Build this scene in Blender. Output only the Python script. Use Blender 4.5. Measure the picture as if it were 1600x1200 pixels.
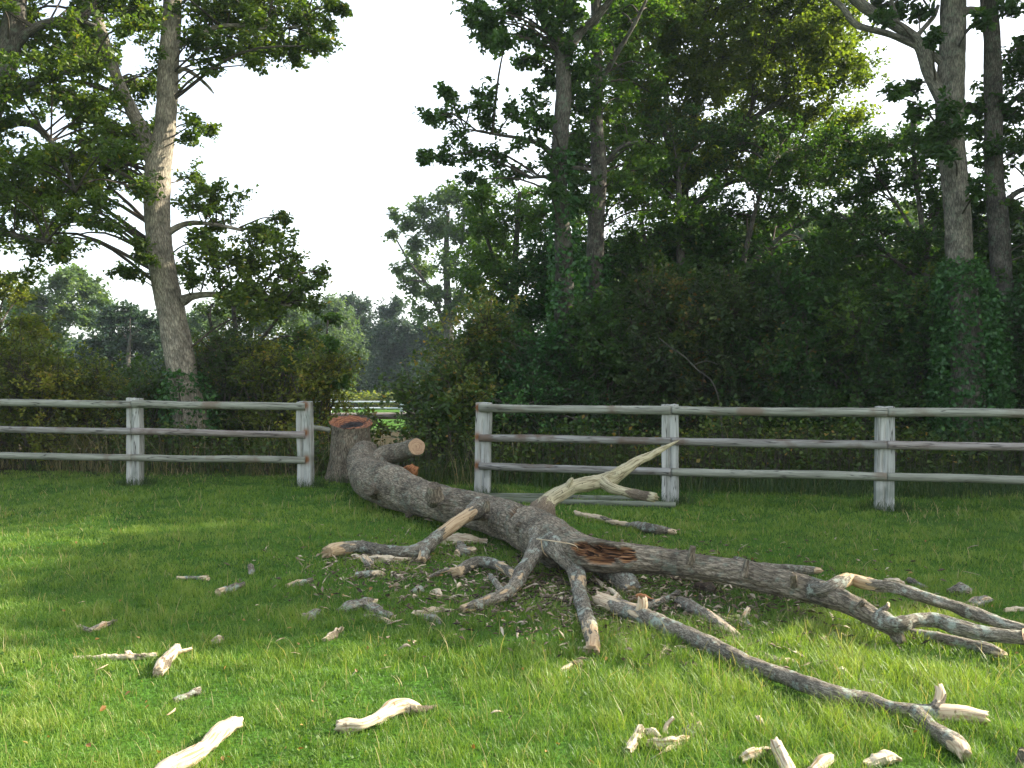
import bpy, math, random, time
import numpy as np
from mathutils import Vector
T0 = time.time()
S = bpy.context.scene
COL = S.collection
for _o in list(bpy.data.objects): bpy.data.objects.remove(_o)
rng = np.random.default_rng(7); random.seed(7)

# ------------------------------------------------------------------ camera
F = 1450.0; CAMH = 1.6; HOR = 575.0
cd = bpy.data.cameras.new('camera'); cam = bpy.data.objects.new('camera', cd); COL.objects.link(cam)
cd.sensor_width = 36; cd.lens = 36 * F / 1600; cd.clip_start = 0.05; cd.clip_end = 3000
PITCH = math.atan((600 - HOR) / F)
cam.location = (0, 0, CAMH); cam.rotation_euler = (math.pi / 2 - PITCH, 0, 0)
S.camera = cam
S.render.resolution_x = 1024; S.render.resolution_y = 768

# ------------------------------------------------------------------ light
SUN_AZ = (0.970, 0.24); SUN_EL = math.radians(31)
az = math.atan2(SUN_AZ[0], SUN_AZ[1])
W = bpy.data.worlds.new('World'); S.world = W; W.use_nodes = True
nt = W.node_tree; nt.nodes.clear()
sky = nt.nodes.new('ShaderNodeTexSky'); sky.sky_type = 'NISHITA'; sky.sun_disc = False
sky.sun_elevation = SUN_EL; sky.sun_rotation = az; sky.air_density = 1.0; sky.dust_density = 2.2; sky.ozone_density = 0.9
bg = nt.nodes.new('ShaderNodeBackground'); bg.inputs[1].default_value = 0.15
wo = nt.nodes.new('ShaderNodeOutputWorld'); # thin bright high cloud over most of the sky, thinner high up on the left
veil = nt.nodes.new('ShaderNodeMix'); veil.data_type = 'RGBA'; veil.inputs[0].default_value = .5; veil.inputs[7].default_value = (4.6, 4.75, 4.8, 1)
wtc = nt.nodes.new('ShaderNodeTexCoord'); wn = nt.nodes.new('ShaderNodeTexNoise'); wn.inputs['Scale'].default_value = 1.7; wn.inputs['Detail'].default_value = 5
wr = nt.nodes.new('ShaderNodeMapRange'); wr.inputs[1].default_value = -.45; wr.inputs[2].default_value = .25; wr.inputs[3].default_value = .30; wr.inputs[4].default_value = .75
wx = nt.nodes.new('ShaderNodeSeparateXYZ'); nt.links.new(wtc.outputs['Generated'], wx.inputs[0])
wa = nt.nodes.new('ShaderNodeMath'); wa.operation = 'MULTIPLY_ADD'; wa.inputs[1].default_value = .7; nt.links.new(wn.outputs['Fac'], wa.inputs[0])
wz = nt.nodes.new('ShaderNodeMath'); wz.operation = 'SUBTRACT'; nt.links.new(wx.outputs['X'], wz.inputs[0]); nt.links.new(wx.outputs['Z'], wz.inputs[1]); nt.links.new(wz.outputs[0], wa.inputs[2])
nt.links.new(wtc.outputs['Generated'], wn.inputs['Vector']); nt.links.new(wa.outputs[0], wr.inputs[0]); nt.links.new(wr.outputs[0], veil.inputs[0])
nt.links.new(sky.outputs[0], veil.inputs[6]); nt.links.new(veil.outputs[2], bg.inputs[0]); nt.links.new(bg.outputs[0], wo.inputs[0])
sl = bpy.data.lights.new('sun', 'SUN'); sl.energy = 5.0; sl.angle = math.radians(0.53); sl.color = (1.0, 0.93, 0.80)
so = bpy.data.objects.new('sun', sl); COL.objects.link(so)
sd = Vector((math.sin(az) * math.cos(SUN_EL), math.cos(az) * math.cos(SUN_EL), math.sin(SUN_EL)))
so.rotation_euler = sd.to_track_quat('Z', 'Y').to_euler(); so.location = (30, 10, 30)
S.view_settings.view_transform = 'Standard'; S.view_settings.look = 'None'; S.view_settings.exposure = 1.65; S.view_settings.gamma = 1
S.view_settings.use_curve_mapping = False
S.cycles.max_bounces = 7; S.cycles.diffuse_bounces = 3; S.cycles.glossy_bounces = 2; S.cycles.transmission_bounces = 5
S.cycles.transparent_max_bounces = 8; S.cycles.caustics_reflective = False; S.cycles.caustics_refractive = False
S.cycles.use_denoising = True

# ------------------------------------------------------------------ pixel <-> world (places real things at real distances)
cp, sp = math.cos(PITCH), math.sin(PITCH)
def ray(px, py):
    x = (px - 800) / F; y = -(py - 600) / F
    return np.array([x, cp + y * sp, -sp + y * cp])
def D(px, py, d):            # point at distance d along +Y
    r = ray(px, py); t = d / r[1]
    return np.array([0, 0, CAMH]) + r * t
def G(px, py, z=0.0):        # point at height z
    r = ray(px, py); t = (z - CAMH) / r[2]
    return np.array([0, 0, CAMH]) + r * t

# ------------------------------------------------------------------ numpy noise
def vnoise(p, seed=0):
    p = np.asarray(p, dtype=np.float64); i = np.floor(p).astype(np.int64); f = p - i; f = f * f * (3 - 2 * f)
    def h(a, b, c):
        n = (a * 73856093) ^ (b * 19349663) ^ (c * 83492791) ^ (seed * 2654435)
        n = (n ^ (n >> 13)) * 1274126177; n = n & 0x7fffffff
        n = (n ^ (n >> 15)) * 668265263 & 0x7fffffff
        return (n % 65536) / 65535.0
    r = 0
    for dx in (0, 1):
        for dy in (0, 1):
            for dz in (0, 1):
                w = (f[:, 0] if dx else 1 - f[:, 0]) * (f[:, 1] if dy else 1 - f[:, 1]) * (f[:, 2] if dz else 1 - f[:, 2])
                r = r + w * h(i[:, 0] + dx, i[:, 1] + dy, i[:, 2] + dz)
    return r * 2 - 1
def fbm(p, seed=0, o=3):
    p = np.asarray(p, dtype=np.float64); r = 0; a = 1; s = 0
    for k in range(o):
        r = r + a * vnoise(p * (2 ** k), seed + k); s += a; a *= .5
    return r / s

# ------------------------------------------------------------------ mesh building
def mesh(name, V, Q=None, T=None, mats=(), mi=None, attrs=None, smooth=False):
    V = np.asarray(V, dtype=np.float32).reshape(-1, 3)
    Q = np.zeros((0, 4), int) if Q is None else np.asarray(Q, int).reshape(-1, 4)
    T = np.zeros((0, 3), int) if T is None else np.asarray(T, int).reshape(-1, 3)
    me = bpy.data.meshes.new(name)
    me.vertices.add(len(V)); me.vertices.foreach_set('co', V.ravel())
    nl = Q.size + T.size; me.loops.add(nl)
    me.loops.foreach_set('vertex_index', np.concatenate([Q.ravel(), T.ravel()]).astype(np.int32))
    nq, n3 = len(Q), len(T); me.polygons.add(nq + n3)
    ls = np.concatenate([np.arange(nq) * 4, nq * 4 + np.arange(n3) * 3]).astype(np.int32)
    me.polygons.foreach_set('loop_start', ls)
    for m in mats: me.materials.append(m)
    if mi is not None: me.polygons.foreach_set('material_index', np.asarray(mi, dtype=np.int32))
    me.polygons.foreach_set('use_smooth', np.full(nq + n3, smooth, dtype=bool))
    if attrs:
        for k, a in attrs.items():
            a = np.asarray(a, dtype=np.float32)
            if a.ndim == 2:
                at = me.attributes.new(k, 'FLOAT_VECTOR', 'POINT'); at.data.foreach_set('vector', a.ravel())
            else:
                at = me.attributes.new(k, 'FLOAT', 'POINT'); at.data.foreach_set('value', a)
    me.update(calc_edges=True)
    return me
def link(name, me, parent=None):
    o = bpy.data.objects.new(name, me); COL.objects.link(o)
    if parent is not None: o.parent = parent
    return o
def tag(o, label=None, cat=None, group=None, kind=None):
    if label: o['label'] = label
    if cat: o['category'] = cat
    if group: o['group'] = group
    if kind: o['kind'] = kind
    return o
def empty(name, label, cat, group=None, loc=(0, 0, 0)):
    o = bpy.data.objects.new(name, None); COL.objects.link(o); o.empty_display_size = .2
    return tag(o, label, cat, group)
class MB:       # gathers vertex / face / attribute blocks
    def __init__(s): s.V = []; s.Q = []; s.T = []; s.mq = []; s.mt = []; s.n = 0; s.A = {}
    def add(s, V, Q=None, T=None, mat=0, **attrs):
        V = np.asarray(V, dtype=np.float32).reshape(-1, 3)
        if Q is not None and len(Q): Q = np.asarray(Q).reshape(-1, 4); s.Q.append(Q + s.n); s.mq.append(np.full(len(Q), mat))
        if T is not None and len(T): T = np.asarray(T).reshape(-1, 3); s.T.append(T + s.n); s.mt.append(np.full(len(T), mat))
        for k, a in attrs.items():
            a = np.asarray(a, dtype=np.float32)
            s.A.setdefault(k, []).append((s.n, a))
        s.V.append(V); s.n += len(V)
    def build(s, name, mats, parent=None, smooth=False):
        V = np.concatenate(s.V)
        Q = np.concatenate(s.Q) if s.Q else None; T = np.concatenate(s.T) if s.T else None
        mi = np.concatenate(s.mq + s.mt)
        at = {}
        for k, L in s.A.items():
            dim = L[0][1].ndim
            arr = np.zeros((s.n, 3) if dim == 2 else s.n, dtype=np.float32)
            for off, a in L: arr[off:off + len(a)] = a
            at[k] = arr
        return link(name, mesh(name, V, Q, T, mats, mi, at, smooth), parent)

# ------------------------------------------------------------------ materials
def new_mat(name):
    m = bpy.data.materials.new(name); m.use_nodes = True; n = m.node_tree; n.nodes.clear()
    out = n.nodes.new('ShaderNodeOutputMaterial'); return m, n, out
def N(n, t, **kw):
    x = n.nodes.new(t)
    for k, v in kw.items():
        if k.startswith('i_'): x.inputs[k[2:]].default_value = v
        else: setattr(x, k, v)
    return x
def ramp(n, stops, fac=None):
    r = n.nodes.new('ShaderNodeValToRGB'); e = r.color_ramp.elements
    while len(e) < len(stops): e.new(0.5)
    for k, (p, c) in enumerate(stops): e[k].position = p; e[k].color = (c[0], c[1], c[2], 1)
    if fac is not None: n.links.new(fac, r.inputs[0])
    return r
def mixc(n, fac, a, b, mode='MIX'):
    m = n.nodes.new('ShaderNodeMix'); m.data_type = 'RGBA'; m.blend_type = mode
    for sock, v in ((m.inputs[0], fac), (m.inputs[6], a), (m.inputs[7], b)):
        if isinstance(v, (int, float)): sock.default_value = v
        elif isinstance(v, tuple): sock.default_value = (*v, 1)
        else: n.links.new(v, sock)
    return m.outputs[2]
def mth(n, op, a, b=0.0, clamp=False):
    m = n.nodes.new('ShaderNodeMath'); m.operation = op; m.use_clamp = clamp
    for s_, v in ((m.inputs[0], a), (m.inputs[1], b)):
        if isinstance(v, (int, float)): s_.default_value = v
        else: n.links.new(v, s_)
    return m.outputs[0]
def leaf_mat(name, stops, trans=0.38, rough=0.5, tcol=(1.35, 1.40, 0.45)):
    if 'leaves' in name and 'fallen' not in name: stops = [(p_, (c_[0] * 1.28, c_[1] * 1.18, c_[2] * 1.05)) for p_, c_ in stops]; trans = min(.6, trans + .04)
    m, n, out = new_mat(name)
    a = N(n, 'ShaderNodeAttribute', attribute_name='rnd')
    r = ramp(n, stops, a.outputs['Fac'])
    b = N(n, 'ShaderNodeBsdfPrincipled'); b.inputs['Roughness'].default_value = rough; b.inputs['Specular IOR Level'].default_value = 0.35
    n.links.new(r.outputs[0], b.inputs['Base Color'])
    t = N(n, 'ShaderNodeBsdfTranslucent'); n.links.new(mixc(n, 1.0, r.outputs[0], tcol, 'MULTIPLY'), t.inputs[0])
    mx = N(n, 'ShaderNodeMixShader'); mx.inputs[0].default_value = trans
    n.links.new(b.outputs[0], mx.inputs[1]); n.links.new(t.outputs[0], mx.inputs[2]); n.links.new(mx.outputs[0], out.inputs[0])
    return m
def bark_mat(name, dark, light, lichen=(0.24, 0.29, 0.22), lich=0.3, bare=(0.50, 0.38, 0.23), bare2=(0.30, 0.19, 0.10), fiss=60, bump=0.6):
    m, n, out = new_mat(name)
    bk = N(n, 'ShaderNodeAttribute', attribute_name='bk'); ba = N(n, 'ShaderNodeAttribute', attribute_name='bare')
    to = N(n, 'ShaderNodeAttribute', attribute_name='torn')
    pos = N(n, 'ShaderNodeTexCoord')
    n1 = N(n, 'ShaderNodeTexNoise'); n1.inputs['Scale'].default_value = fiss * 2.2; n1.inputs['Detail'].default_value = 6; n1.inputs['Roughness'].default_value = .62
    n.links.new(bk.outputs['Vector'], n1.inputs['Vector'])
    v1 = N(n, 'ShaderNodeTexVoronoi', feature='DISTANCE_TO_EDGE'); v1.inputs['Scale'].default_value = fiss * 1.5
    w = N(n, 'ShaderNodeVectorMath', operation='MULTIPLY_ADD'); w.inputs[1].default_value = (.045, .045, .045)
    n.links.new(n1.outputs['Color'], w.inputs[0]); n.links.new(bk.outputs['Vector'], w.inputs[2]); n.links.new(w.outputs[0], v1.inputs['Vector'])
    edge = ramp(n, [(0.0, (0, 0, 0)), (0.30, (1, 1, 1))], v1.outputs[0])
    fac = mth(n, 'MULTIPLY', n1.outputs['Fac'], mth(n, 'MULTIPLY_ADD', edge.outputs[0], .6) if False else mth(n, 'ADD', mth(n, 'MULTIPLY', edge.outputs[0], .55), .45))
    c1 = ramp(n, [(0.16, dark), (0.33, tuple(.5 * (a_ + b_) for a_, b_ in zip(dark, light))), (0.50, light)], fac)
    n2 = N(n, 'ShaderNodeTexNoise'); n2.inputs['Scale'].default_value = 5; n2.inputs['Detail'].default_value = 5; n.links.new(pos.outputs['Object'], n2.inputs['Vector'])
    big = ramp(n, [(0.34, (0.60, 0.59, 0.57)), (0.64, (1.22, 1.19, 1.14))], n2.outputs['Fac'])
    c2 = mixc(n, 1.0, c1.outputs[0], big.outputs[0], 'MULTIPLY')
    n3 = N(n, 'ShaderNodeTexNoise'); n3.inputs['Scale'].default_value = 13; n3.inputs['Detail'].default_value = 7; n3.inputs['Roughness'].default_value = .7; n.links.new(pos.outputs['Object'], n3.inputs['Vector'])
    lf = ramp(n, [(0.53, (0, 0, 0)), (0.62, (1, 1, 1))], n3.outputs['Fac'])
    c3 = mixc(n, mth(n, 'MULTIPLY', lf.outputs[0], lich), c2, lichen)
    # bare wood with grain along the limb
    g = N(n, 'ShaderNodeVectorMath', operation='MULTIPLY'); g.inputs[1].default_value = (.25, 1, 1); n.links.new(bk.outputs['Vector'], g.inputs[0])
    n4 = N(n, 'ShaderNodeTexNoise'); n4.inputs['Scale'].default_value = 110; n4.inputs['Detail'].default_value = 5; n.links.new(g.outputs[0], n4.inputs['Vector'])
    cb = ramp(n, [(0.36, bare2), (0.48, tuple(.35 * a_ + .65 * b_ for a_, b_ in zip(bare2, bare))), (0.66, bare)], n4.outputs['Fac'])
    win = mth(n, 'ADD', mth(n, 'MULTIPLY', mth(n, 'MULTIPLY', ba.outputs['Fac'], mth(n, 'SUBTRACT', 1.0, ba.outputs['Fac'])), 12.0), .5)
    n5 = N(n, 'ShaderNodeTexNoise'); n5.inputs['Scale'].default_value = 24; n5.inputs['Detail'].default_value = 6; n.links.new(bk.outputs['Vector'], n5.inputs['Vector'])
    bf = mth(n, 'ADD', ba.outputs['Fac'], mth(n, 'MULTIPLY', mth(n, 'SUBTRACT', n5.outputs['Fac'], .5), win))
    bfr = ramp(n, [(0.47, (0, 0, 0)), (0.52, (1, 1, 1))], bf)
    c4 = mixc(n, bfr.outputs[0], c3, cb.outputs[0])
    ct = ramp(n, [(0.40, (0.012, 0.007, 0.005)), (0.50, (0.10, 0.042, 0.018)), (0.68, (0.36, 0.19, 0.085))], n4.outputs['Fac'])
    spn = N(n, 'ShaderNodeTexNoise'); spn.inputs['Scale'].default_value = 30; spn.inputs['Detail'].default_value = 4; n.links.new(pos.outputs['Object'], spn.inputs['Vector'])
    spr = ramp(n, [(0.30, (1, 1, 1)), (0.37, (0, 0, 0))], spn.outputs['Fac'])
    c4 = mixc(n, mth(n, 'MULTIPLY', spr.outputs[0], mth(n, 'MULTIPLY', bfr.outputs[0], .8)), c4, tuple(.4 * a_ for a_ in bare2))
    c5 = mixc(n, to.outputs['Fac'], c4, ct.outputs[0])
    b = N(n, 'ShaderNodeBsdfPrincipled'); b.inputs['Roughness'].default_value = .88; b.inputs['Specular IOR Level'].default_value = .2
    n.links.new(c5, b.inputs['Base Color'])
    bp = N(n, 'ShaderNodeBump'); bp.inputs['Strength'].default_value = bump; bp.inputs['Distance'].default_value = .012
    hmix = mixc(n, bfr.outputs[0], fac, mth(n, 'MULTIPLY', n4.outputs['Fac'], .35))
    n.links.new(hmix, bp.inputs['Height']); n.links.new(bp.outputs[0], b.inputs['Normal']); n.links.new(b.outputs[0], out.inputs[0])
    return m
def wood_mat(name, c_dark, c_mid, c_light, axis_scale, stain=(0.22, 0.11, 0.06), stain_amt=.5, crack=.5, seedv=0.0):
    # weathered timber: grain along object axis given by axis_scale (small number = along)
    m, n, out = new_mat(name)
    tc = N(n, 'ShaderNodeTexCoord'); oi = N(n, 'ShaderNodeObjectInfo')
    off = N(n, 'ShaderNodeVectorMath', operation='MULTIPLY_ADD'); off.inputs[1].default_value = (17, 31, 23)
    n.links.new(oi.outputs['Random'], off.inputs[0]); n.links.new(tc.outputs['Object'], off.inputs[2])
    sc = N(n, 'ShaderNodeVectorMath', operation='MULTIPLY'); sc.inputs[1].default_value = axis_scale; n.links.new(off.outputs[0], sc.inputs[0])
    g = N(n, 'ShaderNodeTexNoise'); g.inputs['Scale'].default_value = 26; g.inputs['Detail'].default_value = 7; g.inputs['Roughness'].default_value = .65
    n.links.new(sc.outputs[0], g.inputs['Vector'])
    c = ramp(n, [(0.30, c_dark), (0.45, c_mid), (0.68, c_light)], g.outputs['Fac'])
    cr = N(n, 'ShaderNodeTexNoise'); cr.inputs['Scale'].default_value = 14; cr.inputs['Detail'].default_value = 3; n.links.new(sc.outputs[0], cr.inputs['Vector'])
    crr = ramp(n, [(0.484, (1, 1, 1)), (0.5, (0.05, 0.045, 0.04)), (0.516, (1, 1, 1))], cr.outputs['Fac'])
    c2 = mixc(n, crack, c.outputs[0], mixc(n, 1.0, c.outputs[0], crr.outputs[0], 'MULTIPLY'))
    s = N(n, 'ShaderNodeTexNoise'); s.inputs['Scale'].default_value = 3.2; s.inputs['Detail'].default_value = 6; n.links.new(off.outputs[0], s.inputs['Vector'])
    sr = ramp(n, [(0.55, (0, 0, 0)), (0.68, (1, 1, 1))], s.outputs['Fac'])
    st = N(n, 'ShaderNodeAttribute', attribute_name='stain')
    c3 = mixc(n, mth(n, 'MULTIPLY', sr.outputs[0], stain_amt), c2, stain)
    c4 = mixc(n, mth(n, 'MULTIPLY', st.outputs['Fac'], mth(n, 'ADD', g.outputs['Fac'], .1), True), c3, (0.20, 0.085, 0.035))
    b = N(n, 'ShaderNodeBsdfPrincipled'); b.inputs['Roughness'].default_value = .85; b.inputs['Specular IOR Level'].default_value = .25
    n.links.new(c4, b.inputs['Base Color'])
    bp = N(n, 'ShaderNodeBump'); bp.inputs['Strength'].default_value = .5; bp.inputs['Distance'].default_value = .006
    n.links.new(c2, bp.inputs['Height']); n.links.new(bp.outputs[0], b.inputs['Normal']); n.links.new(b.outputs[0], out.inputs[0])
    return m
def cut_mat(name, c0, c1, rot=None):
    m, n, out = new_mat(name)
    a = N(n, 'ShaderNodeAttribute', attribute_name='bk')     # x = radius 0..1, yz = plane position
    sx = N(n, 'ShaderNodeSeparateXYZ'); n.links.new(a.outputs['Vector'], sx.inputs[0])
    nz = N(n, 'ShaderNodeTexNoise'); nz.inputs['Scale'].default_value = 14; nz.inputs['Detail'].default_value = 5; n.links.new(a.outputs['Vector'], nz.inputs['Vector'])
    rr = mth(n, 'ADD', mth(n, 'MULTIPLY', sx.outputs[0], 60), mth(n, 'MULTIPLY', nz.outputs['Fac'], 9))
    si = mth(n, 'ADD', mth(n, 'MULTIPLY', mth(n, 'SINE', rr), .18), mth(n, 'MULTIPLY', nz.outputs['Fac'], .95), True)
    c = ramp(n, [(0.25, c0), (0.75, c1)], si)
    col = c.outputs[0]
    if rot:
        to = N(n, 'ShaderNodeAttribute', attribute_name='torn')
        f = mth(n, 'ADD', to.outputs['Fac'], mth(n, 'MULTIPLY', mth(n, 'SUBTRACT', nz.outputs['Fac'], .5), 1.2))
        rf = ramp(n, [(0.4, (0, 0, 0)), (0.6, (1, 1, 1))], f); col = mixc(n, rf.outputs[0], col, rot)
    b = N(n, 'ShaderNodeBsdfPrincipled'); b.inputs['Roughness'].default_value = .8; n.links.new(col, b.inputs['Base Color'])
    bp = N(n, 'ShaderNodeBump'); bp.inputs['Strength'].default_value = .4; bp.inputs['Distance'].default_value = .005; n.links.new(si, bp.inputs['Height']); n.links.new(bp.outputs[0], b.inputs['Normal'])
    n.links.new(b.outputs[0], out.inputs[0]); return m

M = {}
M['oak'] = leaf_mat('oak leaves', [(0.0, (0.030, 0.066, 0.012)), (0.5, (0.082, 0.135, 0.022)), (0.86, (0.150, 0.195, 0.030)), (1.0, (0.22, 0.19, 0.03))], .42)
M['oak_dark'] = leaf_mat('shaded oak leaves', [(0.0, (0.020, 0.054, 0.014)), (0.6, (0.050, 0.108, 0.024)), (1.0, (0.095, 0.165, 0.032))], .42)  # darker copy of the oak leaves, shade put into the colour
M['ash'] = leaf_mat('ash leaves', [(0.0, (0.060, 0.105, 0.022)), (0.6, (0.120, 0.170, 0.032)), (1.0, (0.20, 0.22, 0.04))], .58)  # palette raised so leaves out of the sun also look lit
M['mid'] = leaf_mat('field maple leaves', [(0.0, (0.032, 0.080, 0.016)), (0.6, (0.070, 0.140, 0.025)), (1.0, (0.14, 0.20, 0.035))], .5)
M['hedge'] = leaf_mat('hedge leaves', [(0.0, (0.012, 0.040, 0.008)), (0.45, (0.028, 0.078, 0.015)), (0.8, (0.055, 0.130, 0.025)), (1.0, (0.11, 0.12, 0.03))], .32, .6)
M['bramble'] = leaf_mat('bramble leaves', [(0.0, (0.024, 0.058, 0.013)), (0.6, (0.062, 0.108, 0.022)), (0.9, (0.14, 0.16, 0.03)), (1.0, (0.26, 0.18, 0.05))], .38)  # colour raised to make up for sun missing on the left hedge
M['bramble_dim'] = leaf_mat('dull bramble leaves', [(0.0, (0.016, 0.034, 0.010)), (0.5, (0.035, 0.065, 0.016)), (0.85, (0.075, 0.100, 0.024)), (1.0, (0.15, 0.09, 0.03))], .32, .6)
M['yellow'] = leaf_mat('yellowing leaves', [(0.0, (0.045, 0.080, 0.014)), (0.5, (0.130, 0.160, 0.026)), (0.88, (0.23, 0.24, 0.04)), (1.0, (0.26, 0.17, 0.04))], .42)  # yellowing tone, raised further to stand in for sun on the left hedge
M['ivy'] = leaf_mat('ivy leaves', [(0.0, (0.015, 0.055, 0.015)), (0.6, (0.035, 0.105, 0.025)), (1.0, (0.075, 0.17, 0.04))], .25, .35)
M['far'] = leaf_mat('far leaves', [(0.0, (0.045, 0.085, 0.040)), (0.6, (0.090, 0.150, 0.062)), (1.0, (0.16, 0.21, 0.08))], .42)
M['far_dark'] = leaf_mat('far shaded leaves', [(0.0, (0.014, 0.034, 0.020)), (0.6, (0.030, 0.062, 0.034)), (1.0, (0.060, 0.095, 0.045))], .25)  # darker copy of the far leaves with shade in its colour
M['grass'] = leaf_mat('grass blades', [(0.0, (0.058, 0.125, 0.022)), (0.45, (0.134, 0.226, 0.036)), (0.85, (0.220, 0.305, 0.054)), (0.955, (0.29, 0.34, 0.08)), (0.965, (0.34, 0.28, 0.12)), (1.0, (0.42, 0.34, 0.17))], .45, .45, (1.2, 1.25, .5))
M['dry'] = leaf_mat('dry grass', [(0.0, (0.035, 0.075, 0.016)), (0.5, (0.075, 0.11, 0.028)), (0.78, (0.16, 0.145, 0.06)), (1.0, (0.34, 0.27, 0.14))], .35)
M['litter'] = leaf_mat('fallen leaves', [(0.0, (0.22, 0.10, 0.03)), (0.6, (0.33, 0.19, 0.06)), (1.0, (0.45, 0.32, 0.13))], .2)
M['bark_fallen'] = bark_mat('fallen oak bark', (0.046, 0.036, 0.026), (0.29, 0.245, 0.18), lich=.35, fiss=32, bump=.9)
M['bark_limb'] = bark_mat('lichened limb bark', (0.028, 0.024, 0.018), (0.33, 0.295, 0.23), lichen=(0.38, 0.42, 0.34), lich=.8, fiss=50, bump=.8)
M['bark_loose'] = bark_mat('loose branch bark', (0.034, 0.027, 0.020), (0.34, 0.30, 0.235), lichen=(0.36, 0.42, 0.34), lich=.8, fiss=55, bare=(0.62, 0.50, 0.33), bare2=(0.34, 0.22, 0.13), bump=.8)
M['bark_pale'] = bark_mat('pale dead wood', (0.10, 0.075, 0.05), (0.34, 0.28, 0.20), lich=.1, fiss=60, bare=(0.60, 0.50, 0.35), bare2=(0.26, 0.17, 0.09), bump=1.0)
M['bark_chip'] = bark_mat('broken wood chips', (0.10, 0.075, 0.05), (0.30, 0.24, 0.17), lich=.1, fiss=60, bare=(0.46, 0.38, 0.27), bare2=(0.22, 0.15, 0.09), bump=.5)
M['bark_green'] = bark_mat('stripped green tinged wood', (0.08, 0.06, 0.04), (0.26, 0.21, 0.15), lich=.05, fiss=55, bare=(0.46, 0.41, 0.26), bare2=(0.15, 0.12, 0.065), bump=.9)
M['bark_oak'] = bark_mat('standing oak bark', (0.10, 0.085, 0.065), (0.42, 0.37, 0.29), lichen=(0.30, 0.31, 0.24), lich=.25, fiss=26, bump=1.0)
M['bark_grey'] = bark_mat('grey bark', (0.030, 0.027, 0.022), (0.135, 0.12, 0.10), lichen=(0.13, 0.17, 0.11), lich=.5, fiss=28, bump=.8)
M['bark_big'] = bark_mat('pale grey bark', (0.050, 0.045, 0.036), (0.23, 0.205, 0.165), lichen=(0.19, 0.22, 0.15), lich=.4, fiss=26, bump=.9)
M['twig'] = bark_mat('twigs', (0.035, 0.028, 0.022), (0.12, 0.10, 0.08), lich=0, fiss=60, bump=.2)
M['bark_orange'] = bark_mat('rotten orange wood', (0.08, 0.03, 0.015), (0.22, 0.10, 0.04), lich=0, bare=(0.46, 0.20, 0.08), bare2=(0.20, 0.07, 0.03), fiss=50)
M['bark_dark'] = bark_mat('dark wet bark', (0.015, 0.012, 0.010), (0.10, 0.065, 0.045), lich=.1, fiss=50)
M['post'] = wood_mat('weathered post timber', (0.12, 0.115, 0.095), (0.34, 0.335, 0.30), (0.49, 0.48, 0.435), (1, 1, .05), stain=(0.17, 0.19, 0.15), stain_amt=.7, crack=.95)
M['rail'] = wood_mat('weathered rail timber', (0.09, 0.085, 0.065), (0.20, 0.20, 0.155), (0.33, 0.33, 0.265), (.06, 1, 1), stain=(0.16, 0.12, 0.085), stain_amt=.85, crack=.9)
M['rail_mid'] = wood_mat('grey brown rail timber', (0.08, 0.07, 0.055), (0.19, 0.175, 0.15), (0.32, 0.31, 0.28), (.06, 1, 1), stain=(0.12, 0.08, 0.055), stain_amt=.9, crack=.9)
M['rail_brown'] = wood_mat('brown rail timber', (0.09, 0.07, 0.06), (0.20, 0.165, 0.14), (0.33, 0.30, 0.27), (.06, 1, 1), stain=(0.11, 0.075, 0.055), stain_amt=.8, crack=.8)
M['rail_old'] = wood_mat('rotten grey rail timber', (0.06, 0.07, 0.045), (0.12, 0.13, 0.09), (0.21, 0.22, 0.16), (.06, 1, 1), stain=(0.10, 0.11, 0.06), stain_amt=.8, crack=.8)
M['white_paint'] = wood_mat('pale painted timber', (0.40, 0.42, 0.45), (0.55, 0.57, 0.60), (0.68, 0.70, 0.72), (.2, 1, 1), stain_amt=.2, crack=.1)
M['cut'] = cut_mat('fresh cut wood', (0.24, 0.13, 0.07), (0.50, 0.34, 0.20))
M['cut_stump'] = cut_mat('stump top', (0.12, 0.038, 0.016), (0.36, 0.14, 0.055), rot=(0.012, 0.008, 0.006))

def ground_mat():
    m, n, out = new_mat('meadow ground')
    tc = N(n, 'ShaderNodeTexCoord')
    a = N(n, 'ShaderNodeTexNoise'); a.inputs['Scale'].default_value = 1.1; a.inputs['Detail'].default_value = 4; n.links.new(tc.outputs['Object'], a.inputs['Vector'])
    b_ = N(n, 'ShaderNodeTexNoise'); b_.inputs['Scale'].default_value = 45; b_.inputs['Detail'].default_value = 5; n.links.new(tc.outputs['Object'], b_.inputs['Vector'])
    c = ramp(n, [(0.3, (0.040, 0.100, 0.016)), (0.55, (0.065, 0.150, 0.022)), (0.75, (0.100, 0.18, 0.03))], a.outputs['Fac'])
    d = ramp(n, [(0.35, (0.45, 0.42, 0.35)), (0.62, (1.15, 1.15, 1.0))], b_.outputs['Fac'])
    col = mixc(n, 1.0, c.outputs[0], d.outputs[0], 'MULTIPLY')
    at = N(n, 'ShaderNodeAttribute', attribute_name='soil_shade')
    col = mixc(n, at.outputs['Fac'], col, mixc(n, b_.outputs['Fac'], (0.020, 0.016, 0.009), (0.065, 0.055, 0.028)))
    p = N(n, 'ShaderNodeBsdfPrincipled'); p.inputs['Roughness'].default_value = 1; p.inputs['Specular IOR Level'].default_value = .05
    n.links.new(col, p.inputs['Base Color'])
    bp = N(n, 'ShaderNodeBump'); bp.inputs['Strength'].default_value = .6; bp.inputs['Distance'].default_value = .03; n.links.new(b_.outputs['Fac'], bp.inputs['Height']); n.links.new(bp.outputs[0], p.inputs['Normal'])
    n.links.new(p.outputs[0], out.inputs[0]); return m
M['ground'] = ground_mat()

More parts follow.
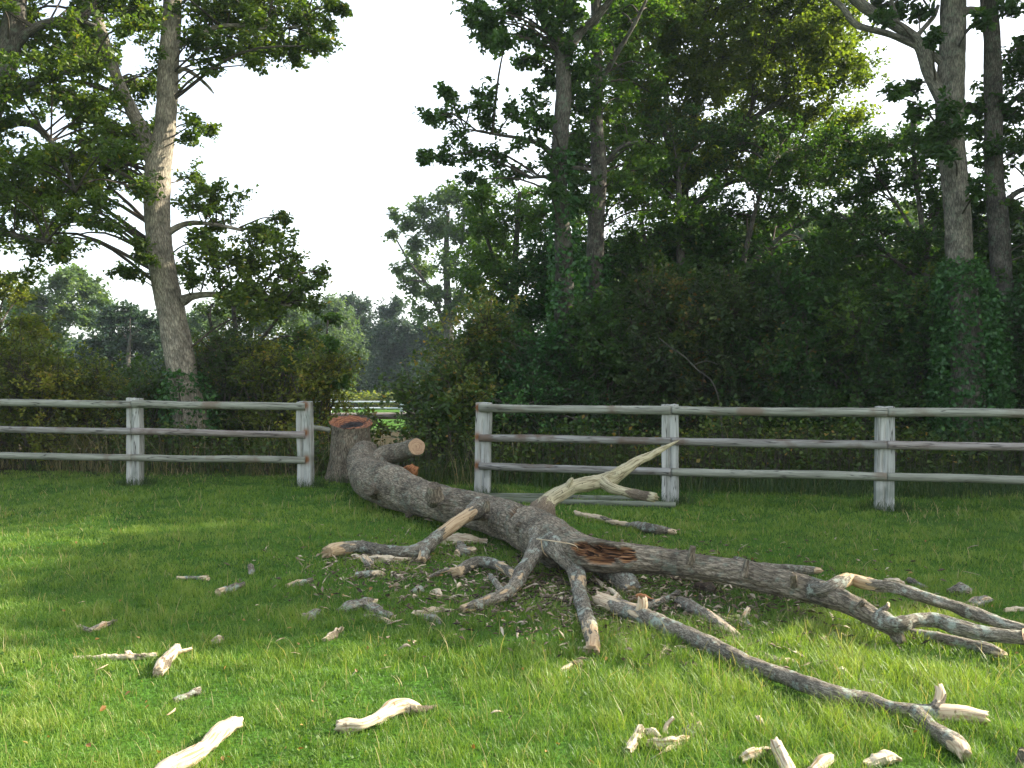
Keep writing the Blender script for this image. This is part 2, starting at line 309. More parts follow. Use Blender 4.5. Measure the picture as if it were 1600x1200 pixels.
# ------------------------------------------------------------------ ground
def gz(x, y):
    x = np.asarray(x, float); y = np.asarray(y, float)
    t = np.clip((y - 17) / 38, 0, 1)
    z = -1.05 * t - np.clip(y - 55, 0, 400) * .006
    bump = .018 * fbm(np.stack([x * .7, y * .7, 0 * x], -1).reshape(-1, 3), 3, 2).reshape(x.shape)
    return z + bump * np.clip((14 - np.abs(y - 7)) / 3, 0, 1)
def axis(lo, hi, f0, f1, fine, coarse):
    a = list(np.arange(f0, f1, fine)); v = f0; s_ = fine
    while v > lo: s_ = min(s_ * 1.35, coarse); v -= s_; a.insert(0, v)
    v = a[-1]; s_ = fine
    while v < hi: s_ = min(s_ * 1.35, coarse); v += s_; a.append(v)
    return np.array(a)
gx = axis(-230, 230, -14, 14, .25, 30); gy = axis(-50, 260, -2, 18, .25, 30)
X, Y = np.meshgrid(gx, gy); Z = gz(X, Y)
nx, ny = len(gx), len(gy); idx = np.arange(nx * ny).reshape(ny, nx)
Qg = np.stack([idx[:-1, :-1], idx[:-1, 1:], idx[1:, 1:], idx[1:, :-1]], -1).reshape(-1, 4)
soil_shade = np.clip((Y - 13.2) / .8, 0, 1) * np.clip((30 - Y) / 1.5, 0, 1)  # hedge soil, carried on as painted shade until the lit field begins
go = link('ground', mesh('ground', np.stack([X, Y, Z], -1).reshape(-1, 3), Qg, None, [M['ground']], None, {'soil_shade': soil_shade.ravel()}, True))
tag(go, kind='structure')

# ------------------------------------------------------------------ tubes (trunks, limbs, branches, logs)
def catmull(P, step):
    P = np.asarray(P, float)
    if len(P) == 2:
        n_ = max(2, int(np.linalg.norm(P[1, :3] - P[0, :3]) / step)); t = np.linspace(0, 1, n_ + 1)[:, None]; return P[0] * (1 - t) + P[1] * t
    E = np.vstack([2 * P[0] - P[1], P, 2 * P[-1] - P[-2]]); out = []
    for i in range(1, len(E) - 2):
        a, b, c, d = E[i - 1], E[i], E[i + 1], E[i + 2]
        n_ = max(1, int(math.ceil(np.linalg.norm(c[:3] - b[:3]) / step)))
        t = (np.arange(n_) / n_)[:, None]
        out.append(.5 * ((2 * b) + (-a + c) * t + (2 * a - 5 * b + 4 * c - d) * t * t + (-a + 3 * b - 3 * c + d) * t ** 3))
    out.append(P[-1:]); return np.vstack(out)
def tube(mb, P, seg=12, step=.1, lump=.08, ridge=0.0, ends=(0, 0), knots=(), mat=0, seed=None, ridge_freq=26, flat=None):
    """P rows: x y z radius bare torn. ends: jaggedness in radii of each end (0 = flat closed)."""
    P = np.asarray(P, float)
    if P.shape[1] < 6: P = np.hstack([P, np.zeros((len(P), 6 - P.shape[1]))])
    R = catmull(P, step); C = R[:, :3]; r = np.clip(R[:, 3], .001, None); n_ = len(C)
    tan = np.gradient(C, axis=0); tan /= np.linalg.norm(tan, axis=1)[:, None] + 1e-9
    up = np.array([0, 0, 1.]) if abs(tan[0, 2]) < .8 else np.array([0, 1., 0])
    a = np.cross(tan[0], up); a /= np.linalg.norm(a); A = [a]
    for i in range(1, n_):
        a = A[-1] - tan[i] * np.dot(A[-1], tan[i]); a /= np.linalg.norm(a) + 1e-9; A.append(a)
    A = np.array(A); B = np.cross(tan, A)
    th = np.arange(seg) / seg * 2 * math.pi
    sd_ = random.randrange(10000) if seed is None else seed
    s = np.concatenate([[0], np.cumsum(np.linalg.norm(np.diff(C, axis=0), axis=1))])
    ct, st = np.cos(th), np.sin(th)
    dirs = A[:, None] * ct[None, :, None] + B[:, None] * st[None, :, None]
    rr = np.repeat(r[:, None], seg, 1)
    bk = np.stack([np.repeat((s * .22 + sd_ * .37)[:, None], seg, 1), rr * ct, rr * st], -1)
    q = np.stack([np.repeat(s[:, None], seg, 1) / np.maximum(r.mean() * 2.2, .02) * 1.0, np.repeat(ct[None], n_, 0) * 1.1, np.repeat(st[None], n_, 0) * 1.1], -1)
    q += sd_ * .13
    f = 1 + lump * fbm(q.reshape(-1, 3), sd_ % 97, 3).reshape(n_, seg) * 1.6
    rad = rr * f
    if ridge > 0:
        rk = fbm((bk * ridge_freq).reshape(-1, 3), 5, 2).reshape(n_, seg)
        rad = rad + ridge * (1 - 2.6 * np.abs(rk))
    for (ks, ka, kh, kw) in knots:      # arclength, angle, height, width
        da = np.angle(np.exp(1j * (th[None] - ka))) * rr; ds = s[:, None] - ks
        rho = np.sqrt(da ** 2 + ds ** 2)
        rad = rad + kh * np.exp(-(rho / kw) ** 2) - (kh * .9) * np.exp(-(rho / (kw * .42)) ** 2)
    V = C[:, None] + dirs * rad[..., None]
    if flat is not None: V[..., 2] = C[:, None, 2] + (V[..., 2] - C[:, None, 2]) * flat
    for e, j in ((0, ends[0]), (-1, ends[1])):
        if j > 0:
            k = min(n_ // 3, max(1, int(j * r[e] / step)))
            spike = fbm(np.stack([ct * 2.3, st * 2.3, 0 * ct + sd_], -1), 11, 2) + .6 * rng.random(seg)
            for m_ in range(k):
                row = m_ if e == 0 else n_ - 1 - m_
                wgt = 1 - m_ / k
                V[row] += tan[row] * (spike * j * r[e] * wgt)[:, None] * (1 if e == -1 else -1)
    V = V.reshape(-1, 3); i0 = np.arange(n_ - 1)[:, None] * seg; j0 = np.arange(seg)[None]; j1 = (j0 + 1) % seg
    Q = np.stack([i0 + j0, i0 + j1, i0 + seg + j1, i0 + seg + j0], -1).reshape(-1, 4)
    capa = C[0] + tan[0] * (r[0] * .5 if ends[0] > 0 else 0); capb = C[-1] - tan[-1] * (r[-1] * .5 if ends[1] > 0 else 0)
    V = np.vstack([V, capa, capb]); na = n_ * seg
    T = np.vstack([np.stack([np.full(seg, na), j1[0], j0[0]], -1), np.stack([np.full(seg, na + 1), (n_ - 1) * seg + j0[0], (n_ - 1) * seg + j1[0]], -1)])
    bare = np.repeat(R[:, 4], seg); torn = np.repeat(R[:, 5], seg)
    jb = 1.0 if max(ends) > 0 else bare[-1]
    mb.add(V, Q, T, mat, bk=np.vstack([bk.reshape(-1, 3), bk[0, 0], bk[-1, 0]]), bare=np.concatenate([bare, [1.0 if ends[0] > 0 else bare[0], 1.0 if ends[1] > 0 else bare[-1]]]), torn=np.concatenate([torn, [0, 0]]))
    return C, r, tan, A, B
def PZ(*pts, d=None):
    """(px,py,z,rpx[,bare,torn]) -> world rows, radius turned from pixels into metres at its distance"""
    out = []
    for p in pts:
        w = G(p[0], p[1], p[2]); out.append([*w, p[3] * w[1] / F, *(list(p[4:]) + [0, 0])[:2]])
    return out
def PD(d, *pts):
    out = []
    for p in pts:
        dd = d + (p[3] if len(p) > 3 else 0); w = D(p[0], p[1], dd); out.append([*w, p[2] * dd / F, 0, 0])
    return out

# thin twigs as 3-sided prisms, many at once
def twigs(mb, A, B, ra, rb, mat=0):
    A = np.asarray(A); B = np.asarray(B); n_ = len(A)
    if n_ == 0: return
    t = B - A; t /= np.linalg.norm(t, axis=1)[:, None] + 1e-9
    u = np.cross(t, np.array([.3, .2, .93])); u /= np.linalg.norm(u, axis=1)[:, None] + 1e-9; v = np.cross(t, u)
    mid = (A + B) / 2 + rng.normal(0, .06, (n_, 3)) * np.linalg.norm(B - A, axis=1)[:, None]
    V = []
    for P_, r_ in ((A, ra), (mid, (ra + rb) / 2), (B, rb)):
        for k in range(3):
            an = k * 2.094; V.append(P_ + (u * math.cos(an) + v * math.sin(an)) * np.reshape(r_, (-1, 1)) if np.ndim(r_) else P_ + (u * math.cos(an) + v * math.sin(an)) * r_)
    V = np.stack(V, 1)
    q = [[0, 1, 4, 3], [1, 2, 5, 4], [2, 0, 3, 5], [3, 4, 7, 6], [4, 5, 8, 7], [5, 3, 6, 8]]
    Q = (np.arange(n_)[:, None, None] * 9 + np.array(q)[None]).reshape(-1, 4)
    mb.add(V.reshape(-1, 3), Q, None, mat, bk=V.reshape(-1, 3) * .5)
def leaves(mb, C, k, L, Wd, mat=1, simple=False, spread=.35, updir=.0, hue=None, jit=.25):
    """k leaves radiating from every centre in C"""
    C = np.repeat(np.asarray(C), k, 0); n_ = len(C)
    if n_ == 0: return
    a = rng.random(n_) * 2 * math.pi; e = rng.normal(updir, .55, n_)
    d = np.stack([np.cos(a) * np.cos(e), np.sin(a) * np.cos(e), np.sin(e)], -1)
    upv = np.array([0, 0, 1.]) + rng.normal(0, .55, (n_, 3))
    sdv = np.cross(d, upv); sdv /= np.linalg.norm(sdv, axis=1)[:, None] + 1e-9
    nm = np.cross(sdv, d)
    Lk = (L * (0.65 + .7 * rng.random(n_)))[:, None]; Wk = Lk * (Wd / L)
    P0 = C + d * Lk * .1 + rng.normal(0, L * spread, (n_, 3))
    h = rng.random(n_) * .75 if hue is None else np.clip(np.repeat(hue, k) + rng.normal(0, .14, n_), 0, .95)
    h = np.where(rng.random(n_) < .012, 1.0, h)
    if simple:
        V = np.stack([P0, P0 + d * Lk * .45 + sdv * Wk * .5, P0 + d * Lk - nm * Lk * .08, P0 + d * Lk * .45 - sdv * Wk * .5], 1)
        Q = np.arange(n_ * 4).reshape(-1, 4); mb.add(V.reshape(-1, 3), Q, None, mat, rnd=np.repeat(h, 4))
    else:
        V = np.stack([P0, P0 + d * Lk * .3 + sdv * Wk * .34 + nm * Wk * .08, P0 + d * Lk * .72 + sdv * Wk * .52 + nm * Wk * .1, P0 + d * Lk - nm * Lk * .15,
                      P0 + d * Lk * .72 - sdv * Wk * .52 + nm * Wk * .1, P0 + d * Lk * .3 - sdv * Wk * .34 + nm * Wk * .08], 1)
        b = np.arange(n_)[:, None] * 6
        Q = np.vstack([b + np.array([0, 1, 2, 3]), b + np.array([0, 3, 4, 5])])
        mb.add(V.reshape(-1, 3), Q, None, mat, rnd=np.repeat(h, 6))
def clump(mb, c, R, feed=None, dens=1.0, L=.09, per=7, flat=.62, simple=False, nt=20, ros=6, hue=None):
    """one leafy branch end: a limb runs in from feed, twigs fan out, leaf rosettes sit along the twigs"""
    c = np.asarray(c, float); nt = max(6, int(nt * 1.9 * dens * (R / .6) ** 2))
    if feed is not None:
        f = np.asarray(feed, float); m_ = (f + c) / 2 + np.array([0, 0, .12 * np.linalg.norm(c - f)]) + rng.normal(0, .05, 3)
        l_ = np.linalg.norm(c - f); tube(mb, [[*f, min(.035, .009 + .008 * l_)], [*m_, .008 + .005 * l_], [*c, .007]], 6, max(.12, l_ / 6), .05, mat=0)
        din = (c - f) / (l_ + 1e-6)
    else: din = np.array([0, 0, .3])
    dr = rng.normal(0, 1, (nt, 3)) + din * .5; dr /= np.linalg.norm(dr, axis=1)[:, None]; dr[:, 2] *= flat
    E = c + dr * R * (rng.random(nt) ** .55)[:, None] * 1.62
    st = c + (E - c) * .08 - din * R * .35 * rng.random((nt, 1))
    twigs(mb, st, E, .007, .003)
    t = rng.random((nt, ros)) ** .6 * .85 + .15
    P_ = st[:, None] + (E - st)[:, None] * t[..., None] + rng.normal(0, R * .10, (nt, ros, 3))
    hh = .35 + .3 * fbm(E * 1.3, 21, 2) + rng.normal(0, .07, nt)
    if hue is not None: hh = hh + hue
    leaves(mb, P_.reshape(-1, 3), per, L, L * .6, 1, simple, hue=np.repeat(np.clip(hh, 0, .93), ros))
def nearest(c, nodes):
    """limb point that would feed a clump at c: near, and not much higher than it"""
    c = np.asarray(c); d = np.linalg.norm(nodes[:, :3] - c, axis=1) + np.clip(nodes[:, 2] - c[2] + .2, 0, None) * 2.5
    ok = np.where(d < d.min() * 1.06 + .10)[0]; return nodes[random.choice(list(ok)), :3]
def tree(name, label, cat, d, trunk, limbs=(), clumps=(), leaf='oak', bark='bark_oak', group=None, L=.09, per=6, simple=False, seg=20, step=.12, ridge=.006, dens=1.0, nt=20, feeds=True, base_z=None, flat=.62, limb_parts=True, ros=6):
    """trunk/limbs in (px,py,rpx[,ddepth]); clumps (px,py,Rpx[,ddepth[,dens]]) or world ('w',x,y,z,R)"""
    loc = None
    TP = PD(d, *trunk); root = empty(name, label, cat, group)
    mb = MB(); nodes = []
    C, r, *_ = tube(mb, TP, seg, step, .05, ridge, mat=0, ridge_freq=18); nodes.append(C)
    mb.build('trunk', [M[bark]], root, True)
    for lb in limbs:
        m2 = MB(); C, *_ = tube(m2, PD(d, *lb), max(7, seg // 2), step, .06, ridge * .5, mat=0, ridge_freq=18)
        if lb[-1][2] >= 1: nodes.append(C)
        m2.build('limb', [M[bark]], root, True)
    nodes = np.vstack(nodes)
    cr = MB()
    for cl in clumps:
        if cl[0] == 'w': c = np.array(cl[1:4]); R = cl[4]; dn = 1
        else:
            dd = d + (cl[3] if len(cl) > 3 else rng.normal(0, .5)); c = D(cl[0], cl[1], dd); R = cl[2] * dd / F; dn = cl[4] if len(cl) > 4 else 1
        Lk = L * (1.5 if cl[0] == 'w' else 1)
        clump(cr, c, R, nearest(c, nodes) if feeds else None, dens * dn * (.55 if cl[0] == 'w' else 1), Lk, per, flat, simple or cl[0] == 'w', nt, ros)
    if clumps: cr.build('crown', [M['twig'], M[leaf]], root)
    b = TP[0]; off = Vector((b[0], b[1], 0)); root.location = off
    for ch in root.children: ch.matrix_parent_inverse = __import__('mathutils').Matrix.Translation(-off)
    return root
def fill(x0, y0, x1, y1, n_, R, dd=None, keep=None, dens=1.0):
    out = []; k = 0; pts = []
    while len(out) < n_ and k < n_ * 60:
        k += 1; x = random.uniform(x0, x1); y = random.uniform(y0, y1)
        if keep is not None and not keep(x, y): continue
        if any((x - a) ** 2 + (y - b) ** 2 < (R * .62) ** 2 for a, b in pts) and k < n_ * 30: continue
        pts.append((x, y)); out.append((x, y, R * random.uniform(.75, 1.2), random.gauss(0, .6) if dd is None else random.uniform(*dd), dens))
    return out
def upper(x, y, z0, z1, R, n_, r=.8):
    out = []
    for _ in range(n_):
        t = random.random(); a = random.random() * 6.283; q = math.sqrt(random.random()) * R * (1 - .55 * abs(2 * t - .9))
        xx, yy, zz, rr = x + q * math.cos(a), y + q * math.sin(a), z0 + (z1 - z0) * t, r * random.uniform(.8, 1.25)
        if abs(xx) < .56 * yy + .8: zz = max(zz, CAMH + .415 * yy + rr * .75)      # these coarse leaved tops stay above the frame
        out.append(('w', xx, yy, zz, rr))
    return out
print('T materials', round(time.time() - T0, 1))
#@@TREES
# ================================================================== LEFT OAKS
c1 = fill(295, 275, 500, 490, 20, 26, (-.7, .7), lambda x, y: y > 270 + (x - 290) * .55) + [(330, 20, 42), (380, 10, 45), (430, 15, 42), (480, 25, 38), (520, 12, 24), (400, 60, 40), (450, 70, 36), (490, 60, 22), (360, 85, 32), (395, 100, 22), (465, 88, 18),
      (315, 45, 30), (325, 110, 24), (330, 200, 16), (300, 195, 24), (285, 215, 22), (300, 275, 26), (330, 300, 28), (300, 325, 28), (360, 315, 26), (340, 350, 30), (390, 370, 34), (430, 360, 22),
      (430, 390, 28), (380, 410, 38), (330, 400, 34), (440, 430, 36), (480, 450, 24), (400, 450, 34), (350, 440, 34), (460, 470, 26), (300, 420, 22), (430, 480, 28), (390, 490, 22), (490, 475, 16), (435, 340, 12),
      (270, 430, 18), (255, 415, 14), (205, 430, 20), (190, 425, 14), (225, 400, 16), (215, 385, 14), (150, 352, 13), (290, 0, 30), (250, -30, 40), (200, -30, 40), (330, -50, 40), (430, -60, 45), (500, -50, 40)]
fork_ = lambda x, y: abs(x - (150 + (y - 10) * .375)) > 24 or y > 240
c1 += fill(110, 0, 250, 300, 26, 32, (.4, 1.4)) + fill(290, -20, 500, 85, 16, 34, (-.6, .8)) + [(535, 14, 10), (510, 40, 14), (500, 70, 14), (345, 70, 26)]
c1 += fill(-20, -20, 240, 330, 24, 32, (.5, 1.6)) + fill(-10, 250, 130, 400, 8, 28, (.3, 1.2))
c1 += upper(-6.2, 15.8, 8.6, 11.2, 2.4, 20)
tree('oak_tree', 'tall forked oak with sunlit pale trunk behind the left fence', 'tree', 15.0,
     [(302, 680, 27), (288, 600, 22), (272, 510, 20.5), (255, 430, 19.5), (246, 340, 18.5), (247, 262, 19), (258, 200, 15.5), (262, 130, 15), (266, 60, 14), (270, 0, 13), (273, -130, 11), (268, -300, 7)],
     [[(246, 262, 15), (222, 205, 11), (195, 150, 9), (175, 100, 8), (160, 50, 7), (148, 5, 6), (130, -70, 5), (110, -150, 4)],
      [(285, 470, 9), (305, 462, 5), (350, 460, 4), (400, 465, 3), (455, 478, 2)],
      [(278, 112, 4), (288, 108, 3.2), (306, 118, 2.6), (325, 135, 1.8), (334, 146, .8)],
      [(148, 8, 5), (128, 0, 3.2), (95, -10, 2.5)],
      [(264, 80, 6), (300, 60, 4), (350, 40, 3), (420, 45, 2), (480, 40, 1.5)],
      [(252, 370, 6), (290, 350, 4), (330, 350, 3), (380, 360, 2)]],
     c1, 'oak', 'bark_oak', L=.078, seg=40, step=.05, ridge=.012, nt=20, dens=.8)
def keepL(x, y): return y < 395 - max(0, x - 60) * .35 and not (x > 150 and y > 330) and fork_(x, y)
c0 = fill(-120, -60, 225, 420, 74, 42, (-.9, 1.1), keepL) + [(100, 300, 26), (130, 290, 20), (60, 400, 26), (20, 430, 30), (95, 395, 16)]
c0 += upper(-8.6, 13.6, 6.2, 10.5, 3.0, 26)
tree('oak_tree', 'spreading dark oak leaning in from the left edge of the photo', 'tree', 13.4,
     [(-160, 700, 32), (-140, 560, 27), (-110, 420, 25), (-70, 300, 22), (-20, 180, 20), (12, 80, 17), (25, 0, 15), (30, -120, 12), (20, -260, 8)],
     [[(-60, 280, 14), (-10, 205, 9), (40, 192, 6), (75, 215, 5), (105, 265, 3), (118, 300, 2)], [(-100, 400, 12), (-30, 360, 7), (30, 370, 4), (80, 380, 2)], [(10, 80, 9), (60, 40, 6), (110, 30, 4), (150, 40, 2)], [(-10, 160, 9), (70, 120, 5), (140, 110, 3)]],
     c0, 'oak', 'bark_grey', L=.072, seg=26, step=.08, ridge=.008, nt=18, dens=.84)
print('T oak', round(time.time() - T0, 1))
# ================================================================== RIGHT TREES
cA = [(675, 185, 18), (695, 180, 22), (665, 245, 9), (690, 245, 20), (710, 215, 26), (735, 165, 26), (700, 145, 10), (765, 150, 24), (765, 195, 30), (800, 170, 30), (740, 235, 28), (780, 245, 28), (830, 165, 24), (825, 215, 28), (850, 190, 24), (810, 270, 22), (850, 250, 26), (740, 280, 14),
      (745, 15, 22), (775, 30, 26), (740, 35, 10), (800, 10, 30), (790, 65, 24), (815, 95, 14), (825, 55, 28), (850, 100, 22), (845, 20, 30), (875, 30, 26), (900, 60, 24), (910, 100, 22), (900, 150, 26), (905, 210, 26), (895, 260, 24), (860, 300, 24), (905, 310, 20), (900, 20, 30), (860, 130, 16), (850, 0, 30), (790, -20, 36), (870, -40, 40), (940, -40, 40)]
cA += fill(745, -20, 900, 85, 14, 28, (-.6, .6)) + fill(850, 90, 915, 330, 8, 22, (.1, .8))
cA += upper(.8, 14.6, 7.2, 9.2, 1.3, 12, .6)
tree('oak_tree', 'slender oak reaching a leafy branch left over the open sky', 'tree', 15.0,
     [(878, 680, 20), (882, 480, 15), (880, 380, 13), (874, 300, 12), (874, 240, 12), (880, 150, 12), (878, 90, 11), (862, 50, 9), (845, 18, 8), (825, -40, 6), (815, -150, 4)],
     [[(881, 100, 8), (900, 60, 7), (935, 24, 6), (962, -12, 5)], [(872, 262, 5), (855, 232, 4), (820, 218, 3), (775, 210, 2), (720, 200, 1.2)], [(874, 282, 4), (850, 276, 3), (825, 278, 2)], [(878, 270, 4), (900, 262, 3), (925, 266, 2)]],
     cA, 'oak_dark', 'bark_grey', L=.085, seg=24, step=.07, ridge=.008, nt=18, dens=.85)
cB = fill(905, -30, 1040, 330, 30, 36, (-.6, 1.2)) + fill(895, 120, 960, 330, 6, 24, (.2, 1.2))
tree('oak_tree', 'straight dark trunk just right of the slender oak, ivy at its foot', 'tree', 16.0,
     [(916, 690, 17), (918, 620, 15), (926, 520, 14), (930, 400, 13), (932, 330, 13), (936, 260, 12), (932, 200, 10), (932, 120, 9), (933, 50, 8), (930, -20, 7), (930, -180, 5)],
     [[(934, 140, 5), (960, 90, 4), (990, 40, 3), (1010, 0, 2)], [(935, 270, 4), (970, 230, 3), (1010, 220, 2)]],
     cB, 'mid', 'bark_grey', L=.08, seg=22, step=.08, ridge=.008, nt=18, dens=.72)
def keepC(x, y): return not (1310 < x < 1470 and y < 150) and not (1505 < x < 1548 and y < 120)
cC = [(1400, 22, 14), (1372, 8, 16), (1440, 20, 14), (1415, 0, 20), (1462, 60, 14), (1380, 30, 10), (1478, 170, 26, -.5), (1500, 200, 26, -.5), (1460, 210, 24), (1480, 240, 28, -.5), (1520, 170, 22), (1540, 30, 14), (1575, 10, 16),
      (1440, 180, 22), (1400, 150, 18), (1425, 135, 14), (1450, -40, 30), (1380, -50, 34), (1560, -50, 40), (1500, 285, 20), (1525, 300, 22)]
cC += upper(5.9, 13.8, 7.0, 11.2, 2.6, 26)
oc = tree('oak_tree', 'big pale barked oak with forked bare boughs near the right edge', 'tree', 13.5,
     [(1510, 700, 26), (1512, 560, 24), (1505, 470, 22), (1499, 400, 19), (1496, 340, 19), (1491, 270, 18.5), (1485, 210, 19), (1484, 150, 20), (1488, 80, 18.5), (1489, 20, 18), (1492, -60, 16), (1495, -220, 12)],
     [[(1478, 160, 13), (1462, 135, 10), (1449, 105, 10), (1440, 75, 9.5), (1424, 55, 8), (1400, 40, 8), (1370, 24, 8), (1345, 6, 8), (1318, -16, 7)],
      [(1480, 108, 8), (1468, 94, 6), (1446, 79, 5.5), (1420, 66, 5), (1385, 52, 4.6), (1345, 42, 4.6), (1330, 31, 4.5), (1317, 12, 4.2), (1298, -3, 3.8), (1270, -20, 3)],
      [(1430, 60, 4.5), (1445, 42, 3.5), (1459, 26, 3), (1466, 8, 2.5)], [(1404, 40, 3.6), (1397, 15, 3), (1390, -10, 2.5)], [(1494, 22, 8), (1515, 16, 6), (1545, 20, 5)]],
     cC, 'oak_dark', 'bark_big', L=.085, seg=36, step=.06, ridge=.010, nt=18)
cD = fill(1510, 60, 1640, 460, 30, 34, (-.3, 1.2), keepC) + upper(8.5, 15.4, 7.0, 11.4, 2.4, 24)
tree('oak_tree', 'thinner dark trunk standing at the far right beside the big oak', 'tree', 15.0,
     [(1585, 700, 18), (1570, 520, 17), (1565, 430, 15), (1560, 350, 15), (1553, 270, 13.5), (1552, 150, 13), (1550, 60, 12), (1545, 0, 12), (1540, -100, 10), (1530, -240, 6)],
     [[(1553, 200, 5), (1580, 160, 4), (1620, 130, 3)], [(1558, 330, 5), (1590, 300, 4), (1630, 290, 3)]],
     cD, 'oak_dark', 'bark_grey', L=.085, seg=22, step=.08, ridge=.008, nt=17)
def keepAsh(x, y): return not (x > 1290 and y > 250) and not (x > 1330 and y < 60)
cE = fill(950, -60, 1335, 290, 74, 46, (-1.2, 1.6), keepAsh) + fill(1040, -30, 1320, 110, 20, 40, (-1.6, -.4)) + [(1330, 60, 30), (1345, 120, 26), (1335, 180, 30), (1350, 230, 26)]
tree('ash_tree', 'broad yellow green ash crown filling the sky between the trunks', 'tree', 19.0,
     [(1078, 700, 16), (1072, 520, 13), (1068, 400, 11), (1066, 300, 10), (1070, 240, 9), (1085, 180, 7), (1095, 100, 5), (1100, 20, 4), (1105, -80, 3)],
     [[(1066, 300, 7), (1110, 250, 6), (1150, 205, 5), (1200, 170, 4), (1260, 130, 2.5)], [(1068, 280, 6), (1040, 210, 5), (1020, 140, 4), (1010, 60, 3)], [(1068, 320, 6), (1105, 300, 4), (1170, 180, 3), (1190, 100, 2)], [(1070, 340, 5), (1130, 290, 4), (1200, 270, 3), (1250, 250, 2)]],
     cE, 'ash', 'bark_grey', L=.080, per=7, seg=16, step=.12, nt=20, dens=.75)
cM = fill(735, 300, 905, 560, 34, 34, (-1, 1.2)) + [(760, 290, 20), (790, 280, 20), (830, 300, 22), (745, 320, 16)]
tree('maple_tree', 'fresh green maple crown below the slender oak branch', 'tree', 19.5,
     [(800, 690, 10), (800, 560, 8), (803, 440, 6), (808, 360, 4), (812, 300, 3)], [[(802, 470, 4), (770, 400, 3), (755, 350, 2)], [(803, 450, 4), (850, 390, 3), (870, 330, 2)]],
     cM, 'mid', 'bark_grey', L=.078, seg=12, nt=20, dens=.9)
def keepU(x, y): return not (1350 < x < 1420 and 250 < y < 330) and y > 175 + abs(x - 1180) * .1
cU = fill(990, 200, 1300, 500, 56, 46, (-.8, 1.5), keepU)
tree('hazel_tree', 'dark many stemmed hazel beneath the ash crown', 'tree', 17.0,
     [(1085, 700, 9), (1075, 560, 8), (1065, 440, 7), (1062, 340, 5), (1060, 260, 3)],
     [[(1085, 690, 8), (1130, 560, 7), (1155, 440, 5), (1180, 330, 3), (1210, 250, 2)], [(1080, 690, 8), (1040, 540, 6), (1015, 420, 4), (1000, 330, 3)], [(1155, 430, 4), (1220, 370, 3), (1270, 340, 2)]],
     cU, 'oak_dark', 'bark_grey', L=.070, seg=12, nt=18, dens=.78)
cV = fill(1290, 170, 1480, 470, 34, 38, (-.5, 1.2), lambda x, y: not (1375 < x < 1430 and 285 < y < 345) and y > 215 - (x - 1290) * .1)
tree('hawthorn_tree', 'thin dark hawthorn with sky gaps left of the big oak', 'tree', 15.6,
     [(1440, 700, 8), (1442, 560, 7), (1446, 430, 6), (1440, 350, 4), (1430, 270, 3), (1425, 190, 2)],
     [[(1446, 400, 3.5), (1420, 350, 2.6), (1395, 310, 2), (1370, 270, 1.2)], [(1446, 400, 3.5), (1465, 330, 2.6), (1450, 280, 1.6)], [(1444, 450, 4), (1390, 400, 3), (1340, 360, 2), (1310, 330, 1.2)]],
     cV, 'oak_dark', 'bark_grey', L=.075, seg=10, nt=17)
# unseen trees added beyond the right edge and shaped to shade the lawn
for k, (x, y, h, R) in enumerate([(12.6, 11.2, 9.5, 2.5), (13.0, 15.2, 11.0, 2.8), (17.0, 11.2, 12.4, 1.1), (17.6, 15.9, 12.6, 2.3), (22.5, 12.6, 15.0, 1.2), (23.5, 17.6, 14.0, 2.4)]):
    px = 800 + x / y * F
    t = tree('oak_tree', 'unseen oak added beyond the right edge to shade the lawn', 'tree', y, [(px, 700, 22), (px + 8, 400, 18), (px, 100, 13), (px, -200, 7)], [],
             upper(x, y, 2.0, h, R, 46 if k < 3 else 30, 1.0) + upper(x, y, .3, 3.5, R * .8, 14, 1.0), 'oak_dark', 'bark_grey', group='unseen oaks added beyond the right edge for shade', seg=10, step=.3, ridge=0, per=7, nt=14, L=.10, dens=1.2)
print('T right', round(time.time() - T0, 1))

# ================================================================== SHRUBS
def shrub(name, label, cat, px, y, w, h, leaf, nclump, L=.06, dens=1.0, group=None, z0=0.0, depth=None, R=.42, open_=0.0, nt=26):
    """hedge plant: stems from the ground, leafy twigs through a rounded body w wide and h tall"""
    x = (px - 800) / F * y; zb = float(gz(x, y)) + z0; root = empty(name, label, cat, group); root.location = (x, y, zb)
    dp = depth or w * .45; st = MB(); cr = MB(); tips = []
    for k in range(7):
        a = random.random() * 6.283; q = random.uniform(.3, .8)
        tip = [math.cos(a) * w * .4 * q, math.sin(a) * dp * .6 * q, h * random.uniform(.55, .9)]
        C, *_ = tube(st, [[random.uniform(-.12, .12), random.uniform(-.1, .1), -.08, .03], [tip[0] * .4, tip[1] * .4, tip[2] * .5, .02], [*tip, .008]], 6, .2, .08); tips.append(C)
    tips = np.vstack(tips)
    for k in range(nclump):
        u = random.uniform(-1, 1); a = random.random() * 6.283; t = random.random() ** .8
        prof = math.sqrt(max(0.05, 1 - t ** 2.4)); q = math.sqrt(random.random()) * (1 + open_ * random.uniform(-.5, .6))
        c = np.array([math.cos(a) * w * .5 * prof * q, math.sin(a) * dp * prof * q, .12 + (h - .3) * t + random.uniform(-.1, .1)])
        c += rng.normal(0, .06, 3)
        clump(cr, c, R * random.uniform(.6, 1.3), nearest(c, tips), dens, L * random.uniform(.8, 1.25), 6, .9, True, nt, 5, .38 if random.random() < .16 else random.uniform(-.15, .05))
    st.build('stem', [M['twig']], root, True); cr.build('crown', [M['twig'], M[leaf]], root)
    return root
